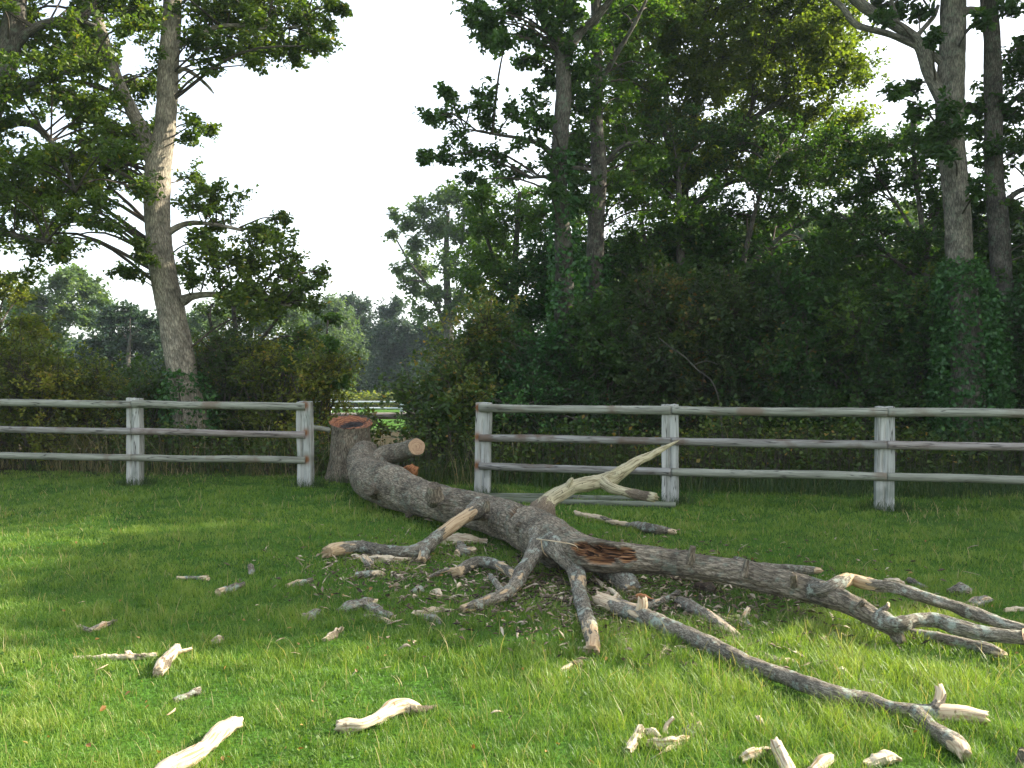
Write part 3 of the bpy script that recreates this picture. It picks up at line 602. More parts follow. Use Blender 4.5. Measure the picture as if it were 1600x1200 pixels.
# (px, depth, width, height, clumps)
R_HEDGE = [(694, 14.6, 2.0, 1.75, 'bramble', 'rounded bramble bush behind the gap, left end of the right hedge', .068),
           (770, 15.4, 2.1, 2.5, 'bramble', 'green thicket behind the first post of the right fence', .068),
           (850, 14.6, 2.0, 2.1, 'ivy', 'dark thicket below the slender oak trunk', .06),
           (945, 14.7, 2.0, 2.5, 'oak_dark', 'dark ivy covered shrub at the foot of the straight trunk', .068),
           (1040, 14.5, 2.1, 2.9, 'bramble_dim', 'dark shrub behind the middle post of the right fence', .068),
           (1140, 14.6, 2.1, 2.9, 'bramble_dim', 'dark shrub with a bare arching twig in front', .068),
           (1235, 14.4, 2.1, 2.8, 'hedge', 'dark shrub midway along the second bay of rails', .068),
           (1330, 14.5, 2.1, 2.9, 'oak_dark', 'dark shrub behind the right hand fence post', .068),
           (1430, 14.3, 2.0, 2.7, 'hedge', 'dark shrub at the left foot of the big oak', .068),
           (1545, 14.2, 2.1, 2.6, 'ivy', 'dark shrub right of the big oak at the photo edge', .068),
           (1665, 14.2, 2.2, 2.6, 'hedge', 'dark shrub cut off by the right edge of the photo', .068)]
for px, y, w, h, lf, lb, L in R_HEDGE:
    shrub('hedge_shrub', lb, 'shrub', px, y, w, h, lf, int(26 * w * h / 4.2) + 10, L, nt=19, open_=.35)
for k, (px, h) in enumerate([(880, 3.6), (985, 4.0), (1090, 4.4), (1200, 4.2), (1310, 3.9), (1420, 3.8), (1530, 3.9), (1650, 4.0)]):
    shrub('hedge_shrub', ['tall dark shrub behind the slender oak trunk', 'tall dark shrub behind the straight trunk', 'tall dark shrub behind the hazel stems', 'tall dark shrub below the right side of the ash crown', 'tall dark shrub between hazel and hawthorn', 'tall dark shrub behind the hawthorn stem', 'tall dark shrub behind the thin far right trunk', 'tall dark shrub beyond the right photo edge'][k],
          'shrub', px, 17.6, 2.6, h, 'hedge', 40, .09, R=.55, nt=16)
L_HEDGE = [(-60, 15.2, 2.3, 2.2, 'bramble', 'green hawthorn bush at the left edge behind the rails', .055),
           (50, 14.9, 2.0, 1.95, 'yellow', 'yellowing sunlit bush at the left behind the top rail', .055),
           (150, 15.5, 1.5, 1.45, 'yellow', 'low yellow green bush left of the first fence post', .05),
           (225, 15.2, 1.1, 1.5, 'bramble', 'small dull green bush behind the first fence post', .05),
           (345, 15.6, 1.6, 2.3, 'bramble', 'brownish tangle of bramble right of the forked oak', .05),
           (420, 15.3, 1.5, 2.05, 'yellow', 'autumn tinted bramble mound behind the left fence end', .05),
           (488, 15.0, 1.25, 1.85, 'yellow', 'bright green elder bush beside the gap in the fence', .06)]
for px, y, w, h, lf, lb, L in L_HEDGE:
    shrub('hedge_shrub', lb, 'shrub', px, y, w, h, lf, int(22 * w * h / 3.4) + 9, L, dens=1.0, open_=.25, R=.36)
for k, (px, h) in enumerate([(-40, 2.4), (70, 1.9), (175, 1.5), (270, 1.7), (370, 1.9), (455, 1.9)]):
    shrub('hedge_shrub', ['shaded bush in the back row at the far left edge', 'shaded bush in the back row behind the yellowing bush', 'low shaded bush in the back row left of the forked oak', 'shaded bush in the back row right behind the forked oak', 'shaded bush in the back row behind the brown tangle', 'shaded bush in the back row behind the autumn tinted mound'][k],
          'shrub', px, 17.6, 2.0, h, 'bramble', 20, .08, R=.5, nt=16)
# sprigs rising over the left hedge
tree('elder_tree', 'light green leafy shoots rising at the left side of the gap', 'tree', 15.6, [(515, 690, 4), (512, 600, 3), (510, 540, 2), (512, 500, 1)], [], [(512, 500, 14), (515, 535, 18), (500, 560, 24), (520, 575, 18), (470, 570, 26), (450, 600, 26), (530, 600, 16)], 'mid', 'bark_grey', L=.075, seg=8)
tree('hawthorn_tree', 'loose hawthorn behind the forked oak, thin enough to see through', 'tree', 17.0,
     [(380, 690, 7), (375, 600, 6), (370, 540, 4), (365, 480, 3)], [[(374, 590, 4), (410, 530, 3), (440, 490, 2)], [(374, 600, 4), (340, 540, 3), (325, 490, 2)]],
     fill(310, 470, 500, 650, 22, 30, (-.5, .8)), 'bramble', 'bark_grey', L=.07, seg=8, nt=16)
tree('hawthorn_tree', 'yellow leaved hawthorn at far left below the dark oak', 'tree', 16.0,
     [(-30, 700, 8), (-20, 600, 6), (0, 500, 4)], [], fill(-80, 440, 70, 620, 20, 34, (-.5, .8)), 'yellow', 'bark_grey', L=.07, seg=8, nt=17)
print('T shrubs', round(time.time() - T0, 1))

# ================================================================== IVY on trunks
def ivy(label, d, pts, n_, L=.07):
    mb = MB(); P_ = PD(d, *pts); R = catmull(np.array(P_), .05)
    i = rng.integers(0, len(R), n_); a = rng.random(n_) * 2 * math.pi; r = R[i, 3] * (1 + .45 * rng.random(n_) ** 2) + .02
    V = R[i, :3] + np.stack([np.cos(a) * r, np.sin(a) * r, rng.normal(0, .04, n_)], -1)
    tw = R[::6, :3]; twigs(mb, R[:-6:6, :3] + np.array([0, -1, 0]) * R[:-6:6, 3:4] * 1.03, R[6::6, :3][:len(R[:-6:6])] + np.array([0, -1, 0]) * R[6::6, 3:4][:len(R[:-6:6])] * 1.03, .012, .012)
    h = np.clip(.5 + .3 * fbm(V * 2, 4, 2), 0, .9)
    leaves(mb, V, 2, L, L * .95, 1, False, spread=.3, updir=-.5, hue=h)
    return tag(mb.build('ivy', [M['twig'], M['ivy']]), label, 'ivy')
ivy('thick glossy ivy climbing the foot of the big oak', 13.45, [(1512, 700, 40), (1514, 600, 42), (1512, 520, 38), (1506, 440, 30), (1500, 410, 18)], 3800, .055)
ivy('ivy climbing the lower part of the straight dark trunk', 15.95, [(918, 640, 26), (922, 560, 24), (928, 480, 20), (930, 400, 14)], 900)
ivy('ivy on the slender oak trunk above the thicket', 14.95, [(882, 520, 20), (882, 440, 18), (878, 300, 14), (876, 240, 13)], 700)
ivy('ivy patch at the foot of the forked oak', 14.95, [(300, 680, 34), (292, 620, 30), (285, 580, 18)], 600, .06)

# ================================================================== FAR TREES
H = dict(bark='bark_grey', simple=True, seg=8, step=.5, ridge=0, flat=.8)
tree('lime_tree', 'airy hazy tree beyond the gap with open branching crown', 'tree', 44,
     [(703, 640, 10), (702, 560, 8), (700, 480, 6), (697, 400, 4.5), (700, 330, 3)], [[(701, 500, 4), (730, 430, 3), (745, 370, 2)], [(700, 520, 4), (670, 450, 3), (640, 410, 2), (620, 375, 1.2)], [(699, 430, 3), (722, 380, 2.5), (725, 320, 1.5)], [(700, 470, 3), (660, 440, 2.2), (630, 440, 1.4)]],
     [(622, 335, 12), (615, 365, 10), (640, 350, 20), (660, 330, 22), (690, 315, 22), (715, 310, 20), (735, 330, 20), (650, 385, 22), (625, 420, 14), (680, 360, 26), (715, 365, 26), (745, 380, 24), (660, 420, 22), (700, 410, 24), (735, 430, 24), (630, 440, 12), (650, 455, 18), (685, 460, 22), (720, 470, 24), (755, 340, 22), (760, 300, 14), (745, 480, 24), (665, 490, 18), (700, 500, 20), (768, 400, 22)],
     'far', L=.20, per=6, nt=16, dens=.62, **H)
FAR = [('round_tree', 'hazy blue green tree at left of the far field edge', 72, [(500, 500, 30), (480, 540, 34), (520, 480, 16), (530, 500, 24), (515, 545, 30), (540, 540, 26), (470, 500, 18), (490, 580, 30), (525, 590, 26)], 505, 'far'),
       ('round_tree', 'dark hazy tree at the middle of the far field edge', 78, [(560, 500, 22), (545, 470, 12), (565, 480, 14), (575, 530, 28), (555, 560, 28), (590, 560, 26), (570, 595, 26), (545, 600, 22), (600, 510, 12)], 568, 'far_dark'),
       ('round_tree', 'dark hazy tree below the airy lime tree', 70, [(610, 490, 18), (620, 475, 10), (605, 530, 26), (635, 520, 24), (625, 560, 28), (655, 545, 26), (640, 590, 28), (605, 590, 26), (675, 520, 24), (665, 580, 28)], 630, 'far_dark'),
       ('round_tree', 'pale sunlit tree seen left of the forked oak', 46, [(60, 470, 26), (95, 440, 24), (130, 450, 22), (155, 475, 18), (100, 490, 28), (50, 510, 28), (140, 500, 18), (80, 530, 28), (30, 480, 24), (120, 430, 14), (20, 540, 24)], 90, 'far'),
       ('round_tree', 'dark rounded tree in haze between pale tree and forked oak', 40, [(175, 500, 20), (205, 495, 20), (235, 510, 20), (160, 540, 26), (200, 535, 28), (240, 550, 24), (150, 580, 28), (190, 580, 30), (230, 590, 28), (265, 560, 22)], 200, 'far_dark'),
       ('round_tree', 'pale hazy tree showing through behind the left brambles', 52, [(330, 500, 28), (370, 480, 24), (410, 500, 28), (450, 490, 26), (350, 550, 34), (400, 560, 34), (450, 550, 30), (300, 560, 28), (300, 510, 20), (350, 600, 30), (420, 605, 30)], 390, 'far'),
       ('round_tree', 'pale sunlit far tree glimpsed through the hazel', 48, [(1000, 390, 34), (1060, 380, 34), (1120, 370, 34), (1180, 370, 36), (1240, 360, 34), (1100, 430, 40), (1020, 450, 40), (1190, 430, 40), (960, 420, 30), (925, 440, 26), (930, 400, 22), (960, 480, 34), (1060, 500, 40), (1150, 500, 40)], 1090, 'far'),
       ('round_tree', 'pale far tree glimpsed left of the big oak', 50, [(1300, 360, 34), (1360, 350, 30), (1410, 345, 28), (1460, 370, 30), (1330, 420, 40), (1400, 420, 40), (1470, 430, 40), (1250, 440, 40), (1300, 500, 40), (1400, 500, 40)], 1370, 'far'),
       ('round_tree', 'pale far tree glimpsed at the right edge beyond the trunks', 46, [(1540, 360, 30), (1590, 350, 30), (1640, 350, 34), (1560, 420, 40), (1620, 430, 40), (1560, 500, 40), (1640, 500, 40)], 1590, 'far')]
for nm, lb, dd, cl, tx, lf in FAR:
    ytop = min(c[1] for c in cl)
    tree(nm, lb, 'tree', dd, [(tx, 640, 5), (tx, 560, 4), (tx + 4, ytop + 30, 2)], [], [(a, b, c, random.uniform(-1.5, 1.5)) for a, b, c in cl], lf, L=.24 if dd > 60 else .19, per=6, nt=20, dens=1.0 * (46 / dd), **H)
wood = MB()
for x in np.arange(-75, 90, 3.2):
    for k in range(3): clump(wood, (x + rng.normal(0, 1), 96 + rng.normal(0, 3), -1.3 + k * 1.7 + rng.normal(0, .4)), 2.3, None, .05, .7, 6, 1.0, True, 20, 8)
tag(wood.build('far_wood', [M['twig'], M['far_dark']]), 'distant dark line of woodland closing the far field', 'wood', kind='stuff')
# clipped hedge strip in front of the wood, and the far white fence
hb = MB(); n_ = 5000; xs = rng.uniform(-22, 2, n_); hy = 60 + rng.normal(0, .5, n_); hz = -1.1 + rng.random(n_) * 1.0
leaves(hb, np.stack([xs, hy, hz], -1), 3, .22, .15, 1, True, spread=.5)
for x in np.arange(-22, 2, .5): twigs(hb, [[x, 60, -1.2]], [[x + .2, 60, -.3]], .02, .01)
tag(hb.build('clipped_hedge', [M['twig'], M['yellow']]), 'low brownish clipped hedge behind the far white fence', 'hedge')

# ================================================================== FENCES
def post_mesh(name, w, dp, h, mats, stain_z=(), stain_x=0, cuts=22, seed=0, bury=.08):
    nz_ = int(h / .025) + 2; zs = np.linspace(-bury, h, nz_); per = []
    a, b = w / 2, dp / 2
    for t in np.linspace(-a, a, 9)[:-1]: per.append((t, -b))
    for t in np.linspace(-b, b, 5)[:-1]: per.append((a, t))
    for t in np.linspace(a, -a, 9)[:-1]: per.append((t, b))
    for t in np.linspace(b, -b, 5)[:-1]: per.append((-a, t))
    per = np.array(per); npn = len(per); V = np.zeros((nz_, npn, 3))
    V[..., 0] = per[None, :, 0]; V[..., 1] = per[None, :, 1]; V[..., 2] = zs[:, None]
    corner = (np.abs(per[:, 0]) > a - 1e-6) & (np.abs(per[:, 1]) > b - 1e-6)
    V[:, corner, :2] *= .955
    q = V.reshape(-1, 3) * np.array([1, 1, .12]) * 28 + seed * 7.3
    dn = fbm(q, seed, 2).reshape(nz_, npn); q2 = V.reshape(-1, 3) * np.array([1, 1, .5]) * 5 + seed * 3.1
    dn2 = fbm(q2, seed + 9, 2).reshape(nz_, npn)
    V[..., 0] += per[None, :, 0] * (.06 * dn + .07 * dn2); V[..., 1] += per[None, :, 1] * (.06 * dn + .05 * dn2)
    # one long drying crack down the front
    cx = rng.uniform(-.03, .03); cr = np.exp(-((V[..., 0] - cx - .008 * np.sin(zs * 9)[:, None]) / .009) ** 2) * (V[..., 1] < 0) * np.clip((h * .95 - zs) / .2, 0, 1)[:, None]
    V[..., 1] += cr * .035
    V[-1, :, 2] += .012 * fbm(per_pad(per) * 20 + seed, 3, 2)
    st = np.zeros((nz_, npn))
    for sz in stain_z: st = np.maximum(st, 2.2 * np.exp(-((zs[:, None] - sz) / .05) ** 2) * np.exp(-((per[None, :, 0] - stain_x) / .045) ** 2))
    i0 = np.arange(nz_ - 1)[:, None] * npn; j0 = np.arange(npn)[None]; j1 = (j0 + 1) % npn
    Q = np.stack([i0 + j0, i0 + j1, i0 + npn + j1, i0 + npn + j0], -1).reshape(-1, 4)
    top = np.append(V[-1].mean(0), []); V = np.vstack([V.reshape(-1, 3), top]); c = nz_ * npn
    T = np.stack([np.full(npn, c), (nz_ - 1) * npn + j0[0], (nz_ - 1) * npn + j1[0]], -1)
    return mesh(name, V, Q, T, mats, None, {'stain': np.append(st.ravel(), 0)}, False)
def per_pad(p): return np.hstack([p, np.zeros((len(p), 1))])
def rail(parent, A, B, r, mat, seed, stain_end=(0, 0)):
    A = np.array(A, float); B = np.array(B, float); Lr = np.linalg.norm(B - A); mb = MB()
    mid = (A + B) / 2 + np.array([0, 0, random.uniform(-.008, .008)])
    # built along local X so the grain follows it
    P_ = [[0, 0, 0, r * random.uniform(.95, 1.05)], [Lr * .33, random.uniform(-.006, .006), random.uniform(-.007, .007), r * random.uniform(.95, 1.06)], [Lr * .66, random.uniform(-.006, .006), random.uniform(-.007, .007), r * random.uniform(.92, 1.05)], [Lr, 0, 0, r * random.uniform(.95, 1.04)]]
    tube(mb, P_, 20, .03, .035, .0016, seed=seed, ridge_freq=22)
    V = np.concatenate(mb.V); s = V[:, 0]
    st = 1.4 * np.exp(-(s / .07) ** 2) * stain_end[0] + 1.4 * np.exp(-((Lr - s) / .07) ** 2) * stain_end[1]
    mb.A.pop('bk'); mb.A.pop('bare'); mb.A.pop('torn'); mb.A['stain'] = [(0, st)]
    o = mb.build('rail', [M[mat]], parent, True)
    dv = Vector(B - A).normalized(); o.rotation_mode = 'QUATERNION'; o.rotation_quaternion = dv.to_track_quat('X', 'Z'); o.location = Vector(A) - parent.location
    return o
RH = (1.105, .742, .385)
def fence(label, posts, bays, name='rail_fence', ends=None):
    p0 = posts[0]; root = empty(name, label, 'fence'); root.location = (p0[0], p0[1], 0)
    for k, (x, y, h, ty, sx) in enumerate(posts):
        me = post_mesh('post', .2, .13, h, [M['post']], RH if sx is not None else (), sx or 0, seed=k + int(abs(x) * 10))
        o = link('post', me, root); o.location = (x - p0[0], y - p0[1], 0); o.rotation_euler = (random.uniform(-.01, .01), ty, math.atan2(-.18, 1) * .9)
    for (A, B, mt) in bays:
        for k, hgt in enumerate(RH):
            rail(root, [A[0], A[1] - .075, hgt + A[2][k]], [B[0], B[1] - .075, hgt + B[2][k]], .046 + .004 * (k == 0), mt[k], random.randrange(999))
    return root
def gp(px, py):
    w = G(px, py, 0); return w[0], w[1]
pL2, pL1 = gp(211, 758), gp(478, 762); dL = np.subtract(pL1, pL2); pL0 = tuple(np.array(pL2) - dL)
R0, R1, R2 = gp(754, 775), gp(1047, 787), gp(1381, 797); dR = np.subtract(R2, R1); R3 = tuple(np.array(R2) + dR)
Zr = (0, 0, 0)
fence('grey post and rail fence left of the fallen tree', [(*pL0, 1.19, 0, None), (*pL2, 1.19, .004, None), (*pL1, 1.155, -.008, .035)],
      [((pL0[0] + .005, pL0[1], (.02, .02, .01)), (pL2[0] - .004, pL2[1], (.0, .0, .0)), ('rail', 'rail_mid', 'rail')), ((pL2[0] + .004, pL2[1], (.01, 0, 0)), (pL1[0] + .01, pL1[1], (-.02, -.03, -.01)), ('rail', 'rail_brown', 'rail'))])
fence('grey post and rail fence right of the fallen tree', [(*R0, 1.17, .014, -.07), (*R1, 1.17, -.004, None), (*R2, 1.165, .006, None), (*R3, 1.16, 0, None)],
      [((R0[0] - .035, R0[1], (0, -.01, 0)), (R1[0] - .004, R1[1], (.0, .0, .0)), ('rail', 'rail_mid', 'rail_mid')), ((R1[0] + .004, R1[1], (.0, .0, 0)), (R2[0] - .004, R2[1], (0, 0, 0)), ('rail', 'rail_mid', 'rail')),
       ((R2[0] + .004, R2[1], (.0, -.0, 0)), (R3[0], R3[1], (.0, .0, 0)), ('rail', 'rail_brown', 'rail'))])
# rails knocked to the ground in front of the right fence
for k, (a, b, lb) in enumerate([((752, 775), (1008, 779), 'grey rail knocked flat in the grass, the one nearer the right fence'), ((775, 781), (1056, 789), 'grey rail knocked flat in the grass, the one nearer the camera')]):
    A = G(*a, .026); B = G(*b, .026); r_ = empty('fallen_rail', lb, 'rail', 'rails knocked off the fence'); r_.location = A
    o = rail(r_, A, B, .036, 'rail_old', k + 3); o.name = 'round_timber'
# broken stub of rail behind the left fence's end post
A = D(486, 668, 12.75); r_ = empty('broken_rail', 'short pale broken rail end beside the stump', 'rail'); r_.location = A
o = rail(r_, A, D(515, 672, 12.9), .034, 'rail', 31); o.name = 'round_timber'
# far white fence
fr = empty('white_fence', 'small white rail fence far across the field', 'fence'); fr.location = (-24, 55, -1.06)
for k, x in enumerate(np.arange(-24, 12, 4.3) + .27):
    o = link('post', post_mesh('post', .24, .16, .86, [M['white_paint']], (), 0, seed=k), fr); o.location = (x + 24, 0, 0)
for h_ in (.28, .66):
    for k in range(8):
        x = -24 + .27 + k * 4.3
        o = rail(fr, [x, 54.9, -1.06 + h_], [x + 4.29, 54.9, -1.06 + h_], .05, 'white_paint', 40 + k)
# brown timber rail fence in the middle distance
fb = empty('brown_fence', 'dark brown timber rail seen beyond the stump', 'fence'); A = D(480, 650, 24); fb.location = (A[0], 24, float(gz(A[0], 24)))
rail(fb, D(470, 651, 24), D(690, 649, 24), .085, 'rail_brown', 77)
for px in (492, 668):
    w = D(px, 650, 24.15); h_ = w[2] - float(gz(w[0], 24)) + .1; o = link('post', post_mesh('post', .16, .12, h_, [M['rail_brown']], (), 0, seed=px), fb); o.location = Vector((w[0], 24.15, float(gz(w[0], 24)))) - fb.location
print('T fence', round(time.time() - T0, 1))

# ================================================================== STUMP AND FALLEN TREE
def disc(parent, c, nrm, r, mat, name='cut_face', rot=None, ell=1.0, bumpy=0.0, hollow=0.0):
    nrm = Vector(nrm).normalized(); a = nrm.orthogonal().normalized(); b = nrm.cross(a); K = 48; RN = 14
    V = []; bk = []; tn = []
    sd_ = random.random() * 50
    for i in range(RN + 1):
        q = i / RN
        for j in range(K):
            th = j / K * 2 * math.pi; rr = r * q * (1 + .05 * math.sin(2 * th + sd_) + .03 * math.sin(5 * th + sd_ * 2) + (.05 * math.sin(11 * th + 1) * math.sin(7 * th + sd_) if hollow else 0))
            u, v = rr * math.cos(th), rr * math.sin(th) * ell
            hx = 0
            t_ = 0
            if hollow: 
                e = math.hypot((u / r - .05) / .8, (v / r) / .55); t_ = max(0, min(1, 1.35 - e)); hx = -hollow * min(1, t_ * 2.0)
            P_ = Vector(c) + a * u + b * v + nrm * (hx + bumpy * random.uniform(-1, 1) + (.03 * max(0, math.sin(3 * th + 2)) * max(0, q - .6) * (1 + math.sin(17 * th)) if hollow else 0)); V.append(P_[:]); bk.append((q, u, v)); tn.append(t_)
    Q = [[i * K + j, i * K + (j + 1) % K, (i + 1) * K + (j + 1) % K, (i + 1) * K + j] for i in range(RN) for j in range(K)]
    me = mesh(name, V, Q, None, [M[mat]], None, {'bk': np.array(bk), 'torn': np.array(tn)}, False)
    o = link(name, me, parent); return o
# stump
st = empty('tree_stump', 'hollow red brown sawn stump at the gap in the fence', 'stump'); c = D(549, 742, 13.25); st.location = (c[0], c[1], 0)
mb = MB(); b0 = np.array([c[0], c[1]])
tube(mb, [[*b0, -.1, .40], [b0[0], b0[1], .06, .36], [b0[0] - .01, b0[1], .3, .285], [b0[0], b0[1], .6, .265], [b0[0] + .005, b0[1], .83, .278]], 72, .025, .10, .012, ridge_freq=16, seed=12)
mb.V[0][-1, 2] -= .34; Vt = mb.V[0]; tp = Vt[:-2, 2] > .6; Vt[:-2, 2] += tp * (Vt[:-2, 1] - b0[1]) * .30 * np.clip((Vt[:-2, 2] - .6) / .2, 0, 1)
o = mb.build('trunk', [M['bark_fallen']], st, True); o.location = -st.location
o = disc(st, (b0[0] + .005, b0[1] - .01, .825), (.03, -.30, 1), .292, 'cut_stump', hollow=.05, bumpy=.006); o.location = -st.location
# fallen tree
ft = empty('fallen_tree', 'large grey fallen tree lying from the stump across the lawn', 'fallen tree')
base = G(640, 800, 0); ft.location = (base[0], base[1], 0)
def part(name, mb, mat, label=None):
    o = mb.build(name, [M[mat]], ft, True); o.location = -ft.location
    if label: o['label'] = label
    return o
mb = MB()
main = [[*D(576, 706, 13.1), .14, 0, 0], [*D(569, 708, 12.75), .175, 0, 0], [*D(563, 720, 12.1), .18, 0, 0], [*D(574, 746, 11.45), .232, 0, 0]] + \
    PZ((600, 756, .275, 36), (640, 771, .245, 32), (690, 787, .225, 30.5), (740, 798, .215, 30.5), (790, 812, .21, 33), (835, 832, .215, 39), (868, 849, .22, 39), (903, 862, .225, 31), (945, 869, .23, 26))
main += PZ((1000, 873, .22, 23), (1060, 879, .22, 21), (1130, 890, .215, 21), (1200, 906, .205, 21), (1270, 922, .20, 20), (1325, 943, .185, 17), (1370, 966, .16, 15), (1398, 982, .13, 13))
main = [[*m_[:3], m_[3] * (.91 if i_ > 3 else .95), m_[4] if len(m_) > 4 else 0, m_[5] if len(m_) > 5 else 0] for i_, m_ in enumerate(main)]
Cm, rm, tm, Am, Bm = tube(mb, main, 140, .011, .08, .009, ends=(0, .6), seed=5, ridge_freq=25,
     knots=())
# torn orange cavity on the limb facing the camera, and split bark
V = mb.V[0]; tn = mb.A['torn'][0][1]; ba = mb.A['bare'][0][1]
def torn(px, py, z, rad, depth_, amt, stretch=None):
    w = G(px, py, z); dv = V - w
    if stretch is not None:
        ax_ = np.array(stretch, float); L_ = np.linalg.norm(ax_); ax_ /= L_; al = dv @ ax_; dv2 = dv - al[:, None] * ax_; q = np.sqrt((al / L_) ** 2 + (np.linalg.norm(dv2, axis=1) / rad) ** 2)
    else: q = np.linalg.norm(dv, axis=1) / rad
    q = q + .8 * fbm(V * np.array([14, 20, 20.]), 8, 4); m = np.clip((1 - q) * 4, 0, 1)
    tn[:] = np.maximum(tn, m * amt)
    cm = Cm[np.argmin(np.linalg.norm(Cm - w, axis=1))]; 
    dr = Vector(cm - w).normalized(); V[:] = V + (m * depth_)[:, None] * np.array(dr)[None]
axl = np.array(G(1000, 873, .22) - G(905, 862, .23)); axl /= np.linalg.norm(axl)
def torn_d(px, py, d_, rad, st_, dp_):
    py_ = 600 - F * ((V[:, 2] - CAMH) * cp + V[:, 1] * sp) / (V[:, 1] * cp - (V[:, 2] - CAMH) * sp); px_ = 800 + F * V[:, 0] / (V[:, 1] * cp - (V[:, 2] - CAMH) * sp)
    near_ = np.where((np.abs(px_ - px) < 5) & (np.abs(py_ - py) < 5))[0]; w = V[near_[np.argmin(V[near_, 1])]]
    dv = V - w; al = dv @ axl; pr = np.linalg.norm(dv - al[:, None] * axl, axis=1)
    q = np.sqrt((al / st_) ** 2 + (pr / rad) ** 2) + .55 * fbm(V * np.array([14, 20, 20.]), 8, 3); m = np.clip((1 - q) * 5, 0, 1)
    tn[:] = np.maximum(tn, m); inw = Cm[np.argmin(np.linalg.norm(Cm - w, axis=1))] - w; V[:] = V + (m * dp_)[:, None] * (inw / np.linalg.norm(inw))[None]
for px_, py_, d_, rd_, st_, dp_ in ((899, 848, 6.86, .045, .10, .015), (915, 854, 6.80, .060, .17, .03), (938, 859, 6.74, .060, .20, .035), (960, 862, 6.68, .050, .20, .03), (978, 864, 6.64, .030, .12, .02), (935, 874, 6.72, .05, .17, .05)):
    torn_d(px_, py_, d_, rd_, st_, dp_)
torn(800, 800, .36, .05, .05, .8, (G(840, 788, .40) - G(785, 812, .33)) * .6)
torn(1282, 925, .24, .045, .01, .9)
part('trunk', mb, 'bark_fallen')
# knots and short spikes on the trunk
def knob(px, py, z, dirv, ln, r, lab):
    m2 = MB(); a = G(px, py, z); dv = np.array(Vector(dirv).normalized())
    tube(m2, [[*(a - dv * .06), r * 1.7], [*(a + dv * ln * .2), r * 1.25], [*(a + dv * ln), r]], 26, .012, .10, .004, ends=(0, .0), seed=int(px))
    W_ = m2.V[0]; W_[-1] -= dv * r * .9       # hollow end
    return part('knot', m2, 'bark_fallen')
knob(584, 766, .25, (-.35, -1, .15), .12, .06, 0)
knob(678, 770, .40, (.05, -.5, 1), .09, .055, 0)
knob(644, 796, .10, (-.15, -.7, -.2), .13, .035, 0)
knob(676, 783, .30, (.0, -1, .25), .035, .035, 0)
for kx, ky, kz, dv_k, ln_k, r_k in ((1080, 868, .30, (.1, -.3, 1), .07, .018), (1165, 888, .28, (.2, .2, 1), .06, .015), (1240, 905, .27, (-.2, -.6, .9), .05, .014), (1020, 880, .20, (-.1, -1, .1), .05, .016), (760, 788, .40, (.1, -.3, 1), .045, .022),
                              (716, 800, .30, (-.1, -1, .2), .03, .03), (812, 822, .30, (0, -1, .4), .035, .028), (1345, 945, .22, (.1, -.8, .7), .05, .012)):
    knob(kx, ky, kz, dv_k, ln_k, r_k, 0)
# sawn side limb
m2 = MB(); e = np.array([*D(651, 698, 11.35)]); sL = [[*D(588, 742, 11.8), .20], [*D(600, 716, 12.0), .15], [*D(626, 706, 11.75), .118], [*e, .104]]
C2, *_ = tube(m2, sL, 40, .02, .05, .006, seed=9); part('limb', m2, 'bark_fallen', 'side limb sawn short with a clean round end')
dv = C2[-1] - C2[-4]; fc = disc(ft, e + dv / np.linalg.norm(dv) * .004, dv, .105, 'cut', bumpy=.001); fc.location = -ft.location; fc['label'] = 'round pale orange sawn face'
# raised barkless limb
m2 = MB()
rp = [(840, 818, 30, 8.25, 0), (850, 794, 18, 8.3, .2), (858, 783, 12, 8.35, .9), (876, 772, 11, 8.4, 1), (900, 760, 10, 8.45, 1), (928, 755, 11, 8.5, 1), (950, 748, 12.5, 8.55, 1), (974, 735, 9.5, 8.6, 1), (994, 722, 8, 8.65, 1), (1013, 713, 6, 8.7, 1), (1037, 700, 3.6, 8.78, 1), (1063, 687, .8, 8.85, 1)]
tube(m2, [[*D(a, b, dd), r * dd / F, ba_, 0] for a, b, r, dd, ba_ in rp], 36, .01, .26, .006, seed=3, ridge_freq=20)
rq = [(940, 752, 9, 8.5, 1), (955, 762, 8, 8.4, 1), (972, 768, 7, 8.35, 1), (992, 772, 7.5, 8.3, .2), (1010, 775, 7.5, 8.25, .2), (1024, 778, 7, 8.2, .9)]
tube(m2, [[*D(a, b, dd), r * dd / F, ba_, 0] for a, b, r, dd, ba_ in rq], 26, .012, .13, .003, ends=(0, .9), seed=4)
tube(m2, [[*D(884, 766, 8.4), .035, 1, 0], [*D(891, 752, 8.38), .022, 1, 0], [*D(894, 748, 8.36), .012, 1, 0]], 12, .01, .15, ends=(0, .8))
part('broken_limb', m2, 'bark_green', 'upward pointing barkless limb, pale and green tinged, tapering to a spike')
def chain(name, pts, mat, seg=30, ends=(0, .9), lump=.13, ridge=.0035, label=None, mb=None, step=.012, done=True):
    m2 = mb or MB(); tube(m2, PZ(*pts), seg, step, lump * 1.35, ridge * 1.5, ends=ends, ridge_freq=34)
    return part(name, m2, mat, label) if done else m2
# branch 1: to the left
m2 = chain('', [(752, 793, .26, 19, 0), (739, 800, .30, 12, 0), (728, 808, .28, 9, .9), (712, 818, .24, 9.5, 1), (696, 830, .19, 10, .8), (680, 842, .14, 10.5, 0), (664, 856, .09, 11, 0), (640, 862, .07, 9.5, 0), (600, 861, .06, 9, 0), (562, 855, .06, 9.5, .1), (525, 859, .06, 10, .75), (512, 863, .06, 8, 1)], 'bark_limb', done=False)
tube(m2, PZ((664, 856, .09, 9, 0), (662, 868, .06, 8, .3), (658, 876, .03, 7, .9)), 20, .012, .12, .003, ends=(0, .9))
part('branch', m2, 'bark_limb', 'crooked branch reaching left over the grass')
